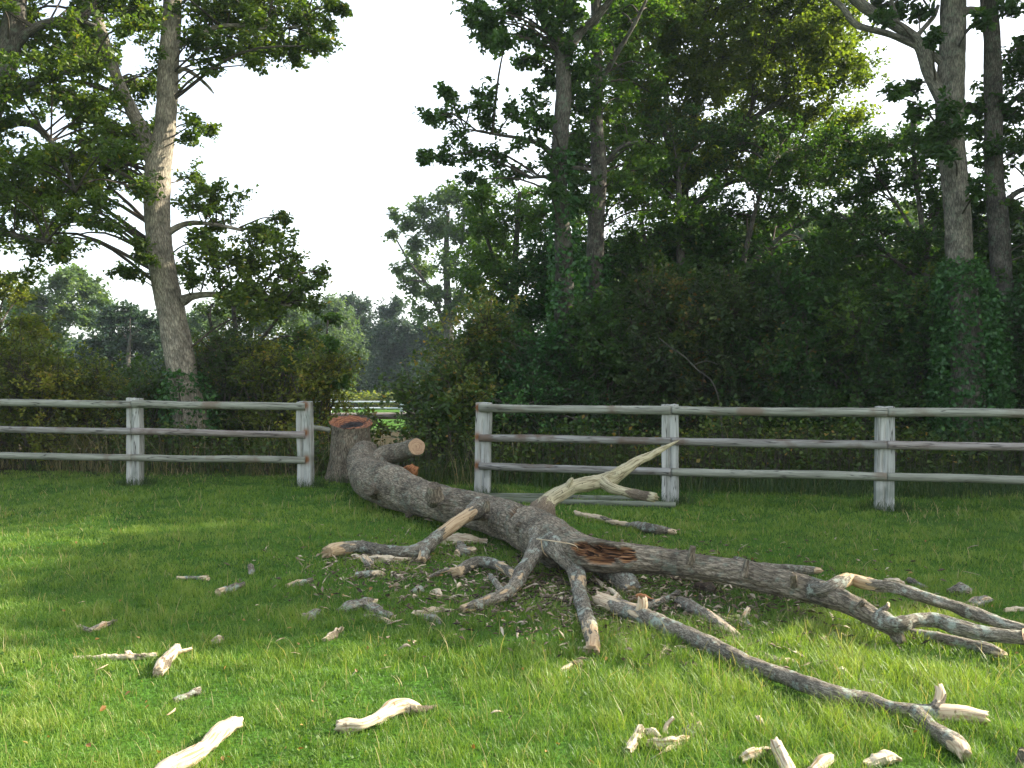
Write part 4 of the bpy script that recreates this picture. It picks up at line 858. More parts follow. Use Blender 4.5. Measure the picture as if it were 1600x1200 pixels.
# branch 2: forked, to the lower left
m2 = chain('', [(852, 840, .24, 27, 0), (843, 854, .22, 16, 0), (828, 876, .16, 11, 0), (815, 895, .11, 10.5, 0), (808, 910, .08, 10.5, .3), (790, 928, .06, 9, .3), (765, 939, .05, 9, .2), (738, 948, .045, 8.5, .3), (722, 952, .04, 6, 1)], 'bark_limb', done=False)
tube(m2, PZ((812, 905, .09, 9, .2), (790, 889, .09, 7, .5), (768, 880, .08, 8, 0), (745, 878, .08, 8.5, 0), (728, 886, .06, 9, 0), (713, 896, .05, 8.5, .8)), 26, .012, .14, .003, ends=(0, .8))
tube(m2, PZ((740, 884, .07, 4.5, .2), (715, 889, .05, 3.5, .8), (690, 893, .04, 3, .6), (670, 902, .03, 2.5, .4)), 12, .014, .14, .001, ends=(0, .8))
tube(m2, PZ((786, 926, .07, 5, .2), (776, 912, .09, 5, .1), (766, 900, .09, 4.5, .4)), 14, .012, .14, .001, ends=(0, .8))
part('branch', m2, 'bark_limb', 'forked branch bent down to the grass below the crotch')
# branch 3: straight down towards the camera
chain('branch', [(862, 838, .25, 30, 0), (872, 856, .24, 20, 0), (888, 876, .17, 14, 0), (900, 892, .11, 13, 0), (904, 915, .075, 11, .35), (908, 935, .06, 11, 0), (914, 958, .055, 11, 0), (921, 982, .05, 11.5, .3), (926, 1004, .05, 11, .7), (925, 1017, .04, 10, 1)], 'bark_limb', label='knobbly branch pointing straight at the camera')
# limb end: outer branches
m2 = chain('', [(1272, 922, .21, 14, 0), (1290, 922, .24, 11, 0), (1308, 913, .27, 10.5, 0), (1325, 905, .28, 9.5, .8)], 'bark_limb', done=False, ends=(0, .8))
part('branch', m2, 'bark_limb', 'short upright stub with an orange broken end')
chain('branch', [(1326, 903, .28, 7, 1), (1345, 909, .27, 9.5, 1), (1368, 914, .26, 9, .2), (1400, 919, .25, 9, 0), (1460, 938, .21, 9, 0), (1520, 958, .16, 9.5, 0), (1565, 974, .13, 8.5, 0), (1625, 992, .10, 7.5, 0)], 'bark_limb', ends=(.8, .8), label='long thin outer branch running to the right edge')
m2 = chain('', [(1375, 968, .16, 15, 0), (1400, 976, .17, 12, 0), (1430, 969, .18, 11, .35), (1460, 969, .18, 11, .2), (1495, 979, .17, 11.5, 0), (1530, 989, .16, 11, 0), (1565, 993, .16, 10.5, 0), (1600, 997, .15, 10.5, .1)], 'bark_limb', done=False, ends=(0, 0))
part('branch', m2, 'bark_limb', 'end branch with a slanting sawn end at the right edge')
e = G(1601, 997, .15); fc = disc(ft, e + np.array([.004, -.004, 0]), (1, -.9, .25), .042, 'cut', ell=1.5); fc.location = -ft.location; fc['label'] = 'slanting tan sawn end of the end branch'
chain('branch', [(1385, 972, .16, 11, 0), (1398, 988, .10, 9.5, 0), (1404, 1000, .06, 8, .8)], 'bark_limb', label='short downward stub with a splintered end', ends=(0, .9))
m2 = MB(); tube(m2, PZ((1375, 957, .2, 6, 0), (1386, 948, .24, 4, .3), (1388, 943, .25, 2.5, .6)), 12, .01, .2, ends=(0, .8)); part('knot', m2, 'bark_limb')
# pale straw stem caught on the crotch
m2 = MB()
tube(m2, PZ((838, 842, .40, .9, 1), (862, 845, .40, .9, 1), (898, 852, .34, .9, 1), (905, 866, .20, .8, 1), (912, 874, .10, .7, 1)), 5, .03, .02)
tube(m2, PZ((845, 843, .40, .9, 1), (849, 862, .30, .9, 1), (860, 874, .1, .8, 1)), 5, .03, .02)
tag(m2.build('straw_stem', [M['bark_pale']]), 'thin pale straw stem draped over the crotch of the fallen tree', 'stem')
print('T fallen', round(time.time() - T0, 1))

# ================================================================== LOOSE BRANCHES AND PIECES
def loose(name, label, cat, chains, mat='bark_loose', group=None, lump=.14, seg=26, step=.01, ridge=.003, smooth=True):
    w = G(chains[0][0][0][0], chains[0][0][0][1], 0); mb = MB()
    for pts, ends in chains: tube(mb, PZ(*pts), seg, step, lump, ridge, ends=ends, ridge_freq=26)
    off = np.array([w[0], w[1], .008 if group is None and chains[0][0][0][3] < 7 else 0], dtype=np.float32); mb.V = [v - off for v in mb.V]
    o = mb.build(name, [M[mat]], None, smooth); off[2] = 0; o.location = off; return tag(o, label, cat, group)
loose('loose_branch', 'long lichened loose branch running down to the lower right corner', 'branch',
      [([(938, 938, .06, 12, 1), (955, 944, .07, 13, 1), (972, 951, .075, 13.5, .15), (1000, 960, .075, 13.5, .3), (1030, 974, .075, 13.5, 0), (1070, 990, .07, 13, 0), (1120, 1013, .065, 13, 0), (1170, 1037, .06, 12, 0), (1220, 1055, .06, 12, 0), (1265, 1072, .065, 13, .1), (1310, 1086, .07, 13, .1), (1350, 1092, .065, 11, .1), (1395, 1106, .06, 10, 0), (1440, 1112, .06, 12, 0), (1470, 1113, .06, 13, 0)], (1.2, 0)),
       ([(1455, 1112, .06, 12, .2), (1485, 1114, .065, 12, 1), (1510, 1116, .065, 12, 1), (1537, 1121, .06, 10, 1)], (0, 1.0)),
       ([(1460, 1110, .07, 10, 0), (1467, 1096, .10, 8, .3), (1470, 1084, .13, 8, .8), (1468, 1075, .15, 6, 1)], (0, 1.0)),
       ([(1430, 1112, .06, 11, 0), (1455, 1136, .05, 12, 0), (1480, 1153, .045, 14, 0), (1500, 1168, .04, 13, .7), (1508, 1180, .03, 9, 1)], (0, 1.2)),
       ([(1000, 958, .09, 8, .6), (1004, 946, .14, 8, 1), (1004, 938, .17, 7, 1)], (0, .9))], step=.009, ridge=.003)
loose('loose_branch', 'thin bark covered branch lying beneath the limb end', 'branch',
      [([(1408, 987, .05, 7, 0), (1460, 995, .05, 8, 0), (1510, 1006, .05, 8, 0), (1545, 1014, .05, 9, 0), (1568, 1024, .04, 6, .8)], (.5, 1.0))])
loose('loose_branch', 'smooth grey branch piece right of the long loose branch', 'branch',
      [([(1062, 940, .05, 9, 0), (1082, 950, .055, 10, .1), (1110, 966, .05, 9, .3), (1135, 983, .045, 9, .45), (1160, 1000, .03, 5, .7)], (.4, 1.5))], 'bark_loose')
loose('split_branch', 'long split branch piece lying under the main limb', 'branch',
      [([(912, 880, .05, 8, 0), (945, 892, .05, 13, 0), (975, 908, .06, 17, 0), (990, 922, .04, 12, .3)], (.5, .9))], 'bark_limb')
loose('split_branch', 'pale split timber slab lying along below the limb', 'branch',
      [([(975, 885, .04, 4, .8), (1030, 888, .05, 10, .7), (1080, 897, .05, 10, .9), (1130, 906, .04, 7, .8), (1190, 922, .03, 4, .5), (1290, 945, .02, 2, .3)], (.8, .8))], 'bark_pale', lump=.25)
loose('split_branch', 'broken orange brown chunk between limb and long loose branch', 'branch',
      [([(986, 936, .03, 4, .6), (1000, 931, .04, 6, .9), (1020, 938, .03, 4, 1)], (1.2, 1.4))], 'bark_orange', lump=.4, seg=11, smooth=False)
loose('split_branch', 'short bark piece pointing right from the orange chunk', 'branch',
      [([(985, 948, .03, 3, .9), (1010, 945, .04, 6, .3), (1045, 934, .04, 5.5, .1), (1058, 925, .05, 5, .1)], (1, .7))])
loose('dead_branch', 'grey branch lying behind the main limb', 'branch',
      [([(1150, 872, .05, 5, .1), (1180, 884, .06, 7, 0), (1225, 887, .06, 7, 0), (1265, 889, .05, 6.5, 0), (1282, 890, .05, 4, 1)], (.3, 1.2))], 'bark_limb')
loose('dead_branch', 'thin bleached sliver branch with dark bark tail in front of the right fence', 'branch',
      [([(899, 798, .05, 2, .9), (905, 802, .04, 3.5, .9), (935, 808, .04, 4, .7), (965, 816, .04, 3.6, .5), (995, 820, .05, 5.5, .1), (1020, 826, .05, 8, 0), (1040, 828, .04, 5.5, .1), (1055, 830, .03, 3.5, 1)], (1.5, 1))], 'bark_loose', lump=.3)
# pale logs in the foreground
loose('pale_log', 'large bleached log at the bottom left, cut off by the photo edge', 'log',
      [([(228, 1222, .03, 9, 1), (262, 1200, .035, 12, 1), (300, 1182, .035, 13, 1), (318, 1170, .035, 10.5, 1), (334, 1152, .035, 12, 1), (352, 1138, .035, 11, 1), (372, 1127, .03, 9, 1)], (.4, .5))], 'bark_pale', lump=.30, step=.006, ridge=.006)
loose('pale_log', 'smooth curved bleached log at bottom centre', 'log',
      [([(529, 1134, .03, 8, 1), (545, 1133, .033, 10, 1), (568, 1132, .033, 9, 1), (595, 1118, .035, 10, 1), (618, 1106, .037, 12, 1), (636, 1103, .035, 11, 1), (652, 1106, .03, 7, .8)], (.8, .6)), ([(640, 1109, .025, 6, .1), (662, 1108, .02, 4, .1), (680, 1103, .015, 2, .3)], (0, 1.2))], 'bark_pale', lump=.22, step=.006, ridge=.005)
loose('pale_log', 'orange tinged short log with side twig at lower left', 'log',
      [([(246, 1050, .03, 8, .8), (255, 1038, .035, 10, .7), (268, 1023, .035, 9, .85), (276, 1013, .03, 7, 1)], (.6, .7)), ([(272, 1020, .035, 4, .9), (286, 1017, .035, 3, .9), (299, 1014, .035, 3, 1)], (0, .8))], 'bark_pale', lump=.2, step=.007)
loose('pale_log', 'upright looking bleached log end at the bottom edge, left of the lower right pair', 'log',
      [([(1214, 1163, .05, 9, 1), (1220, 1178, .04, 10, 1), (1230, 1198, .03, 11, 1), (1240, 1218, .03, 10, 1)], (.9, .4))], 'bark_pale', lump=.15, step=.007)
loose('pale_log', 'bleached log end leaning at the bottom edge, right of the lower right pair', 'log',
      [([(1296, 1184, .05, 8, 1), (1284, 1192, .045, 10, 1), (1268, 1208, .03, 9, 1)], (.9, .4))], 'bark_pale', lump=.15, step=.007)
PIECES = [
 ('stick', 'thin jointed pale stick left of the short orange log', [([(116, 1026, .02, 2.5, .8), (150, 1025, .02, 3, .7), (200, 1024, .025, 4, .7), (245, 1023, .025, 4.5, .8)], (1, .6)), ([(204, 1024, .025, 4, .6), (200, 1017, .035, 3.5, .8)], (0, .8))], 'bark_pale'),
 ('stick', 'short grey lichened stick below the orange tinged log', [([(272, 1091, .02, 3.5, .2), (290, 1084, .025, 5, 0), (310, 1077, .025, 5, .3)], (.5, .6))], 'bark_loose'),
 ('stick', 'narrow weathered stick at the left edge of the lit grass', [([(124, 977, .02, 2, .8), (140, 982, .02, 2.5, .5), (160, 975, .025, 4, .5), (181, 968, .02, 2.5, .6)], (1, 1))], 'bark_loose'),
 ('stick', 'stubby grey stick with a pale end in the left shade', [([(341, 923, .03, 5, .9), (358, 918, .03, 5.5, 0), (380, 911, .03, 5, 0)], (.4, .5))], 'bark_loose'),
 ('stick', 'thin dark stick with a knobbed end in the left shade', [([(276, 901, .02, 1.6, .3), (305, 901, .02, 2, .2), (325, 902, .025, 4, .8)], (1, .6))], 'bark_loose'),
 ('wood_lump', 'small upright grey lump of bark in the shaded grass', [([(392, 897, .01, 4, .2), (393, 888, .05, 5, .2), (392, 881, .08, 3, .5)], (0, .8))], 'bark_loose'),
 ('stick', 'short stick lying beside the small upright lump', [([(449, 913, .02, 3, .6), (468, 909, .02, 4, .5), (487, 905, .02, 3, .2)], (1, .8))], 'bark_loose'),
 ('wood_lump', 'rounded grey lump left of the curved bark pieces', [([(474, 962, .03, 6, .2), (485, 960, .035, 7, .1), (494, 955, .03, 6, .3)], (.6, .6))], 'bark_loose'),
 ('bark_piece', 'dark curved bark slab on the grass at centre left', [([(527, 953, .02, 4, 0), (545, 947, .04, 8, 0), (568, 940, .05, 8, .1), (586, 940, .03, 6, .2)], (.7, .9))], 'bark_loose'),
 ('bark_piece', 'ridged bark slab pointing lower right from the curved slab', [([(572, 945, .03, 7, .1), (590, 956, .03, 8, .1), (612, 966, .02, 5, .5)], (.5, .9))], 'bark_loose'),
 ('bark_piece', 'thin grey slab beneath the ridged bark slab', [([(572, 963, .02, 5, .2), (592, 966, .02, 5, .3), (612, 972, .015, 4, .9)], (.7, .9))], 'bark_loose'),
 ('stick', 'brown split stick left of the curved bark slab', [([(506, 998, .02, 4, .6), (520, 991, .025, 6, .3), (534, 981, .02, 4, .5)], (1, .7))], 'bark_pale'),
 ('wood_lump', 'small pale lump alone on the shade edge at left', [([(334, 1000, .02, 4, .9), (341, 998, .03, 6, .9), (347, 997, .02, 4, .6)], (.7, .7))], 'bark_pale'),
 ('split_wood', 'long split board under the crooked left branch', [([(552, 868, .03, 4, .7), (580, 872, .03, 6, .8), (615, 873, .03, 5, .9), (643, 873, .02, 3, .9)], (1, 1))], 'bark_pale'),
 ('split_wood', 'short stub crossing the long split board', [([(568, 869, .07, 5, .5), (576, 877, .05, 6, .4), (582, 884, .03, 5, .6)], (.6, .6))], 'bark_loose'),
 ('stick', 'grey stick with a yellow end below the long split board', [([(556, 898, .02, 4, 0), (575, 896, .025, 4.5, 0), (590, 895, .025, 5.5, .6), (599, 897, .02, 4, 1)], (.6, .6))], 'bark_loose'),
 ('stick', 'pale bent sliver right of the yellow ended stick', [([(612, 893, .02, 2, .8), (625, 900, .02, 4, .8), (632, 904, .015, 2.5, .9)], (1, 1))], 'bark_pale'),
 ('split_wood', 'pale split log at the shade edge below centre', [([(646, 958, .02, 4, 1), (665, 956, .025, 6, .9), (685, 952, .025, 5, .9), (707, 955, .02, 4, .8)], (.8, .8))], 'bark_pale'),
 ('bark_piece', 'dark bark flake lying against the pale split log', [([(664, 964, .02, 5, 0), (680, 966, .03, 8, 0), (690, 972, .015, 4, .3)], (.8, .9))], 'bark_loose'),
 ('split_wood', 'torn orange slab under the left side of the trunk', [([(680, 846, .03, 5, .9), (705, 842, .04, 10, .8), (735, 844, .04, 9, .9), (760, 846, .03, 5, .7)], (1, 1))], 'bark_pale'),
 ('split_wood', 'forked broken stub between the trunk and the crooked branch', [([(718, 850, .05, 6, .1), (725, 860, .05, 7, .1), (740, 859, .04, 5, .7)], (.6, .8)), ([(724, 858, .05, 5, .1), (714, 865, .03, 5, .8)], (0, .8))], 'bark_loose'),
 ('split_wood', 'pale curled bark strip above the forked branch', [([(672, 842, .03, 2, .9), (700, 850, .02, 3, .9), (716, 848, .02, 3, .8)], (1, 1))], 'bark_pale'),
 ('wood_lump', 'small curved pale hook on the grass below the forked branch', [([(673, 925, .02, 3, .9), (684, 922, .04, 4, 1), (687, 932, .02, 3.5, 1)], (.8, .8))], 'bark_pale'),
 ('wood_lump', 'small grey lump left of the pale hook', [([(645, 924, .02, 5, .1), (653, 920, .035, 7, .1), (659, 922, .02, 5, .2)], (.6, .6))], 'bark_loose'),
 ('stick', 'short pale stick left of the branch pointing at the camera', [([(874, 1048, .02, 4, 1), (890, 1040, .03, 6, .7), (906, 1034, .025, 5, .5)], (.9, .7))], 'bark_pale'),
 ('stick', 'upright bleached sliver right of the branch pointing at the camera', [([(1028, 1028, .02, 4, 1), (1036, 1018, .025, 4.5, 1), (1043, 1008, .025, 4, 1)], (.8, .6))], 'bark_pale'),
 ('wood_lump', 'white broken tip lying at the end of the branch pointing at the camera', [([(905, 1014, .02, 5, 1), (918, 1013, .03, 6, 1), (934, 1016, .02, 5, 1)], (.9, .9))], 'bark_pale'),
 ('stick', 'slim pale stick right of the branch tip in the shade', [([(866, 950, .02, 3, .6), (885, 957, .025, 5, .7), (902, 966, .02, 4, .5)], (.8, .8))], 'bark_loose'),
 ('split_wood', 'thick pale chunk standing at the left of the foreground pile', [([(983, 1171, .015, 6, 1), (989, 1157, .03, 8, 1), (999, 1140, .045, 6.5, .5)], (1.1, 1.3))], 'bark_pale'),
 ('split_wood', 'round pale knob at the top of the foreground pile', [([(1006, 1142, .03, 5, .3), (1018, 1142, .035, 7.5, 1), (1030, 1150, .025, 4, 1)], (1, 1.6))], 'bark_pale'),
 ('split_wood', 'curved white sliver standing up behind the foreground pile', [([(1040, 1142, .03, 4, 1), (1043, 1130, .06, 3.6, 1), (1052, 1119, .09, 3, 1)], (.5, .9))], 'bark_pale'),
 ('split_wood', 'long brown and white slab along the foreground pile', [([(1013, 1158, .02, 5, .9), (1035, 1158, .03, 8, .6), (1058, 1156, .025, 7, .8), (1074, 1152, .02, 4, 1)], (.9, .9))], 'bark_pale'),
 ('split_wood', 'crumbling bark clump at the right of the foreground pile', [([(1060, 1146, .01, 4, .1), (1078, 1139, .025, 9, .2), (1094, 1130, .02, 4, .4)], (1.6, 1.8))], 'bark_loose'),
 ('stick', 'thin stick poking out of the front of the foreground pile', [([(1018, 1182, .01, 2, .2), (1035, 1172, .02, 2.5, .3), (1052, 1162, .03, 3, .4)], (1, .5))], 'bark_loose'),
 ('split_wood', 'ragged pale slab left of the bottom log ends', [([(1160, 1183, .02, 5, 1), (1175, 1176, .03, 8, .8), (1198, 1170, .02, 6, .8)], (1.2, 1.2))], 'bark_pale'),
 ('stick', 'short pale stick upright in grass above the ragged slab', [([(1192, 1146, .0, 3.5, .2), (1190, 1130, .04, 4, .6), (1184, 1117, .07, 4.5, 1)], (.2, .9))], 'bark_pale'),
 ('split_wood', 'torn yellow slab at the bottom right in tall grass', [([(1352, 1192, .02, 5, 1), (1372, 1184, .03, 8, 1), (1390, 1180, .03, 8, .9), (1405, 1184, .02, 4, 1)], (1.4, 1.4))], 'bark_pale'),
 ('bark_piece', 'dark stump of bark at the bottom right corner', [([(1596, 1200, .0, 9, 0), (1598, 1185, .05, 8, 0), (1597, 1172, .09, 5, .1)], (.2, .9))], 'bark_loose'),
 ('stick', 'knobbed grey stick between the long loose branch and the limb', [([(1199, 1026, .03, 6, .1), (1212, 1031, .04, 6, .1), (1230, 1030, .03, 4, .5), (1244, 1032, .02, 3, .6)], (.8, 1))], 'bark_loose'),
 ('split_wood', 'fan of grey splinters, its upper shard', [([(1140, 962, .03, 3, .6), (1160, 966, .04, 5, .6), (1180, 982, .02, 2, .8)], (1.5, 2))], 'bark_loose'),
 ('split_wood', 'fan of grey splinters, its upright shard', [([(1158, 970, .03, 4, .6), (1166, 958, .06, 4, .7), (1170, 949, .09, 2, .8)], (.6, 2))], 'bark_loose'),
 ('split_wood', 'fan of grey splinters, its lower shard', [([(1128, 964, .02, 4, .5), (1150, 970, .03, 5, .5), (1168, 975, .03, 3, .7)], (1.5, 2))], 'bark_loose'),
 ('split_wood', 'cluster of torn pale chips under the limb stub', [([(1300, 987, .02, 4, .6), (1312, 991, .03, 6, .5), (1325, 990, .02, 4, .7), (1336, 982, .04, 1.5, .8)], (1, 1.2))], 'bark_loose'),
 ('split_wood', 'white chip heap above the right part of the long loose branch', [([(1307, 1050, .03, 5, 1), (1315, 1046, .05, 7, 1), (1324, 1054, .02, 5, 1)], (1.2, 1.2))], 'bark_pale'),
 ('split_wood', 'grey chip heap right of the white one', [([(1348, 1066, .02, 5, .2), (1360, 1064, .03, 6, .4), (1378, 1068, .02, 3, .8)], (1.2, 1.2))], 'bark_loose'),
 ('bark_piece', 'broad grey bark slab lying behind the outer branch', [([(1385, 906, .03, 4, .5), (1398, 908, .04, 6, .6), (1410, 911, .03, 4, .9)], (1, 1))], 'bark_pale'),
 ('stick', 'dark stick pointing at the outer branch from above', [([(1421, 904, .03, 4, 0), (1434, 911, .03, 4, 0), (1448, 918, .02, 3, .1)], (.6, .6))], 'bark_loose'),
 ('bark_piece', 'mossy grey bark hump in the grass near the right edge', [([(1482, 922, .03, 5, 0), (1500, 918, .05, 8, 0), (1514, 920, .03, 6, 0)], (.7, .7))], 'bark_limb'),
 ('split_wood', 'brown torn bark mound with a spike near the right edge', [([(1510, 944, .02, 6, .5), (1530, 938, .04, 8, .4), (1548, 934, .05, 3, .7)], (1.2, 1.2))], 'bark_loose'),
 ('stick', 'long pale sliver at the right edge beyond the outer branch', [([(1570, 952, .02, 3, .8), (1592, 950, .02, 4, .8), (1612, 952, .02, 3, .8)], (1, 1))], 'bark_pale'),
 ('split_wood', 'orange rotten chunk behind the fallen trunk near the stump', [([(634, 742, .12, 10, 1), (644, 737, .20, 10, 1), (650, 730, .26, 6, 1)], (.4, .5))], 'bark_orange'),
 ('split_wood', 'long upright splinter left of the bent bleached stick', [([(946, 946, .03, 2, 1), (957, 934, .06, 2.2, 1), (964, 926, .08, 1.8, 1)], (1, 1))], 'bark_pale'),
 ('split_wood', 'thin splinter crossing the long upright one', [([(952, 918, .06, 2, .8), (962, 926, .05, 2.4, .8), (972, 935, .03, 2, .8)], (1, 1))], 'bark_pale'),
 ('split_wood', 'short thick splinter beside the branch pointing at the camera', [([(926, 900, .05, 3.5, .7), (936, 908, .04, 4, .7), (943, 916, .03, 3, .7)], (1, 1))], 'bark_pale'),
 ('stick', 'bent bleached stick lying over the split branch', [([(955, 906, .06, 2.5, .8), (966, 892, .10, 2.8, .8), (985, 900, .08, 2.8, .9), (990, 906, .05, 2.5, .9)], (1, 1))], 'bark_pale'),
 ('bark_piece', 'dark sunken bark slab below the middle of the limb', [([(1090, 918, .02, 8, 0), (1105, 922, .025, 11, 0), (1116, 926, .02, 7, .2)], (.6, .6))], 'bark_dark'),
]
for nm, lb, ch, mt in PIECES: loose(nm, lb, nm.replace('_', ' '), ch, mt, lump=.5, seg=10, step=.012, ridge=.005, smooth=False)
# small chips
protos = []
for k in range(14):
    mb = MB(); Lc = random.uniform(.018, .05) if k < 9 else random.uniform(.05, .10); rc = random.uniform(.005, .010) if k < 9 else random.uniform(.003, .005)
    tube(mb, [[-Lc, 0, 0, rc * .5, 1], [-Lc * .3, random.uniform(-.01, .01), rc * .5, rc, random.choice([.2, 1, 1])], [Lc * .4, random.uniform(-.01, .01), rc * .4, rc * random.uniform(.6, 1.2), 1], [Lc, random.uniform(-.01, .01), 0, rc * .3, 1]], 6, .012, .5, ends=(2.5, 2.5), flat=random.uniform(.2, .5))
    protos.append(mb.build('chip_proto', [M['bark_chip'] if k % 3 else M['bark_loose']], None, False))
cpx = []
for k in range(330):
    m = random.random()
    if m < .45: px = random.gauss(890, 150); py = random.gauss(925, 42)
    elif m < .72: px = random.gauss(1150, 190); py = random.gauss(965, 50)
    elif m < .85: px = random.gauss(620, 90); py = random.gauss(900, 35)
    else: px = random.uniform(60, 1560); py = random.uniform(860, 1190)
    if py < 812 or py > 1195 or px < 5 or px > 1595 or (py > 1010 and random.random() < .35): continue
    cpx.append((px, py))
for k, (px, py) in enumerate(cpx):
    p = protos[k % 14]; o = p.copy() if k >= 14 else p
    if k >= 14: COL.objects.link(o)
    w = G(px, py, 0); sc = random.uniform(.55, 1.5) * (1 if py < 1050 else .8)
    o.name = 'wood_chip'; o.location = (w[0], w[1], .026 + .014 * random.random()); o.rotation_euler = (random.uniform(-.5, .5), random.uniform(-.5, .5), random.uniform(0, 6.28)); o.scale = (sc, sc, sc)
    tag(o, 'small splinter of broken wood scattered in the lawn', 'wood chip', 'wood chips scattered round the fallen tree')
# crumbs of bark, sawdust and slivers under the fork, too many to count
cb = MB(); n_ = 7600
m_ = rng.random(n_); pxs = np.where(m_ < .6, rng.normal(880, 130, n_), np.where(m_ < .88, rng.normal(1130, 160, n_), rng.normal(600, 70, n_))); pys = np.where(m_ < .6, rng.normal(915, 36, n_), np.where(m_ < .88, rng.normal(950, 44, n_), rng.normal(890, 26, n_)))
cx = np.array([G(a, max(815, b), .0) for a, b in zip(pxs, pys)]); cx[:, 2] = .014 + .03 * rng.random(n_) + .02 * (cx[:, 1] < 6.3)
an = rng.random(n_) * 6.283; ln = .007 + .028 * rng.random(n_) ** 2.2; dv_ = np.stack([np.cos(an), np.sin(an), rng.normal(0, .35, n_)], -1) * ln[:, None]; sv_ = np.stack([-np.sin(an), np.cos(an), rng.normal(0, .4, n_)], -1) * (ln * (.12 + .28 * rng.random(n_)))[:, None]; uz = np.array([0, 0, 1.]) * (ln * .3)[:, None]
Vc = np.stack([cx - dv_, cx + sv_ + uz, cx + dv_ * 1.1, cx - sv_ + uz * .6, cx - uz * .6], 1); b_ = np.arange(n_)[:, None] * 5
cb.add(Vc.reshape(-1, 3), None, np.vstack([b_ + np.array(t) for t in ([0, 3, 1], [1, 3, 2], [0, 1, 4], [1, 2, 4], [2, 3, 4], [3, 0, 4])]), 0, rnd=np.repeat(rng.random(n_), 5))
M['crumb'] = leaf_mat('bark crumbs', [(0.0, (0.035, 0.025, 0.017)), (0.5, (0.12, 0.085, 0.055)), (0.85, (0.26, 0.20, 0.13)), (1.0, (0.50, 0.42, 0.30))], .02, .9)
tag(cb.build('bark_crumbs', [M['crumb']]), 'crumbs of bark and splintered wood strewn under the fork', 'bark crumbs', kind='stuff')
# fallen leaves and crumbs in the grass
lf = MB(); n_ = 180; pxs = np.concatenate([rng.normal(900, 260, 110), rng.uniform(0, 1600, 70)]); pys = np.concatenate([rng.normal(930, 60, 110), rng.uniform(790, 1200, 70)])
P_ = np.array([G(a, max(b, 785), .035) for a, b in zip(pxs, pys)]); leaves(lf, P_, 1, .026, .018, 0, False, spread=.1, updir=0)
tag(lf.build('leaf_litter', [M['litter']]), 'scattered brown leaves and crumbs of bark in the grass', 'leaf litter', kind='stuff')
print('T pieces', round(time.time() - T0, 1))

# ================================================================== GRASS
def blades(mb, P_, h, w, lean=.5, rnd=None):
    n_ = len(P_); a = rng.random(n_) * 6.283; ld = np.stack([np.cos(a), np.sin(a), 0 * a], -1)
    fa = a + rng.normal(math.pi / 2, .6, n_); sd_ = np.stack([np.cos(fa), np.sin(fa), 0 * a], -1) * (w / 2)[:, None]
    ln = (h * np.abs(rng.normal(lean, lean * .55, n_)))[:, None]; z = np.array([0, 0, 1.])[None] * h[:, None]
    m1 = P_ + z * .5 + ld * ln * .28; m2 = P_ + z * .86 + ld * ln * .72
    V = np.stack([P_ - sd_, P_ + sd_, m1 + sd_ * .85, m1 - sd_ * .85, m2 + sd_ * .5, m2 - sd_ * .5, P_ + z + ld * ln * 1.15], 1)
    b = np.arange(n_)[:, None] * 7
    Q = np.vstack([b + np.array([0, 1, 2, 3]), b + np.array([3, 2, 4, 5])]); T = b + np.array([5, 4, 6])
    mb.add(V.reshape(-1, 3), Q, T, 0, rnd=np.repeat(rnd, 7))
def lawn(y0, y1, per, h0, w0, seedn, mb):
    n_ = int((y1 - y0) * per * ((y0 + y1) * .62 + 1.6)); y = y0 + (y1 - y0) * rng.random(n_); x = (rng.random(n_) * 2 - 1) * (y * .62 + .8)
    q = np.stack([x, y, 0 * x], -1)
    cl = fbm(q * 2.2, 31, 3); cl2 = fbm(q * 9, 37, 2); big = fbm(q * .6, 41, 2)
    keep = rng.random(n_) < .72 + .5 * cl2; x, y, cl, cl2, big, q = x[keep], y[keep], cl[keep], cl2[keep], big[keep], q[keep]; n_ = len(x)
    tall = np.exp(-((x - (.9 + .25 * (6.2 - y) * 2)) / 1.6) ** 2) * np.clip((6.6 - y) / 1.5, 0, 1)
    h = h0 * (.55 + .55 * rng.random(n_)) * (1 + .55 * np.clip(cl, -1, 1) + .45 * np.clip(cl2, -1, 1)) * (1 + .9 * tall); h = np.clip(h, .012, .17)
    hue = np.clip(.48 + .42 * cl + .30 * big + .26 * cl2 + rng.normal(0, .17, n_), 0, .94)
    hue = np.where(rng.random(n_) < .016 + .10 * np.clip(fbm(q * 1.5 + 40, 77, 2) - .15, 0, 1), .97 + .03 * rng.random(n_), hue)
    z = gz(x, y); st_ = rng.random(n_) < .006; h = np.where(st_, np.clip(h * 2.3, .05, .16), h); hue = np.where(st_, .97 + .03 * rng.random(n_), hue)
    blades(mb, np.stack([x, y, z - .004], -1), h, np.full(n_, w0) * (.7 + .6 * rng.random(n_)), .55, hue)
gm = MB()
lawn(2.9, 4.6, 13000, .045, .0026, 1, gm); lawn(4.6, 6.8, 8500, .044, .0035, 2, gm); lawn(6.8, 9.5, 4200, .040, .0055, 3, gm); lawn(9.5, 14.3, 1900, .042, .0092, 4, gm)
# clover and small round weeds among the blades
cw = MB(); n_ = 9000; y = 3.0 + 6 * rng.random(n_) ** 1.3; x = (rng.random(n_) * 2 - 1) * (y * .6 + .5); ok = fbm(np.stack([x * 1.3, y * 1.3, 0 * x], -1), 91, 3) > .12; x, y = x[ok], y[ok]
leaves(cw, np.stack([x, y, gz(x, y) + .022 + .012 * rng.random(len(x))], -1), 3, .017, .015, 0, True, spread=.15, updir=.15)
tag(cw.build('clover', [M['mid']]), 'patches of clover and small weeds in the lawn', 'clover', kind='stuff')
print('grass verts', gm.n)
tag(gm.build('lawn_grass', [M['grass']]), 'short mown green grass of the lawn', 'grass', kind='stuff')
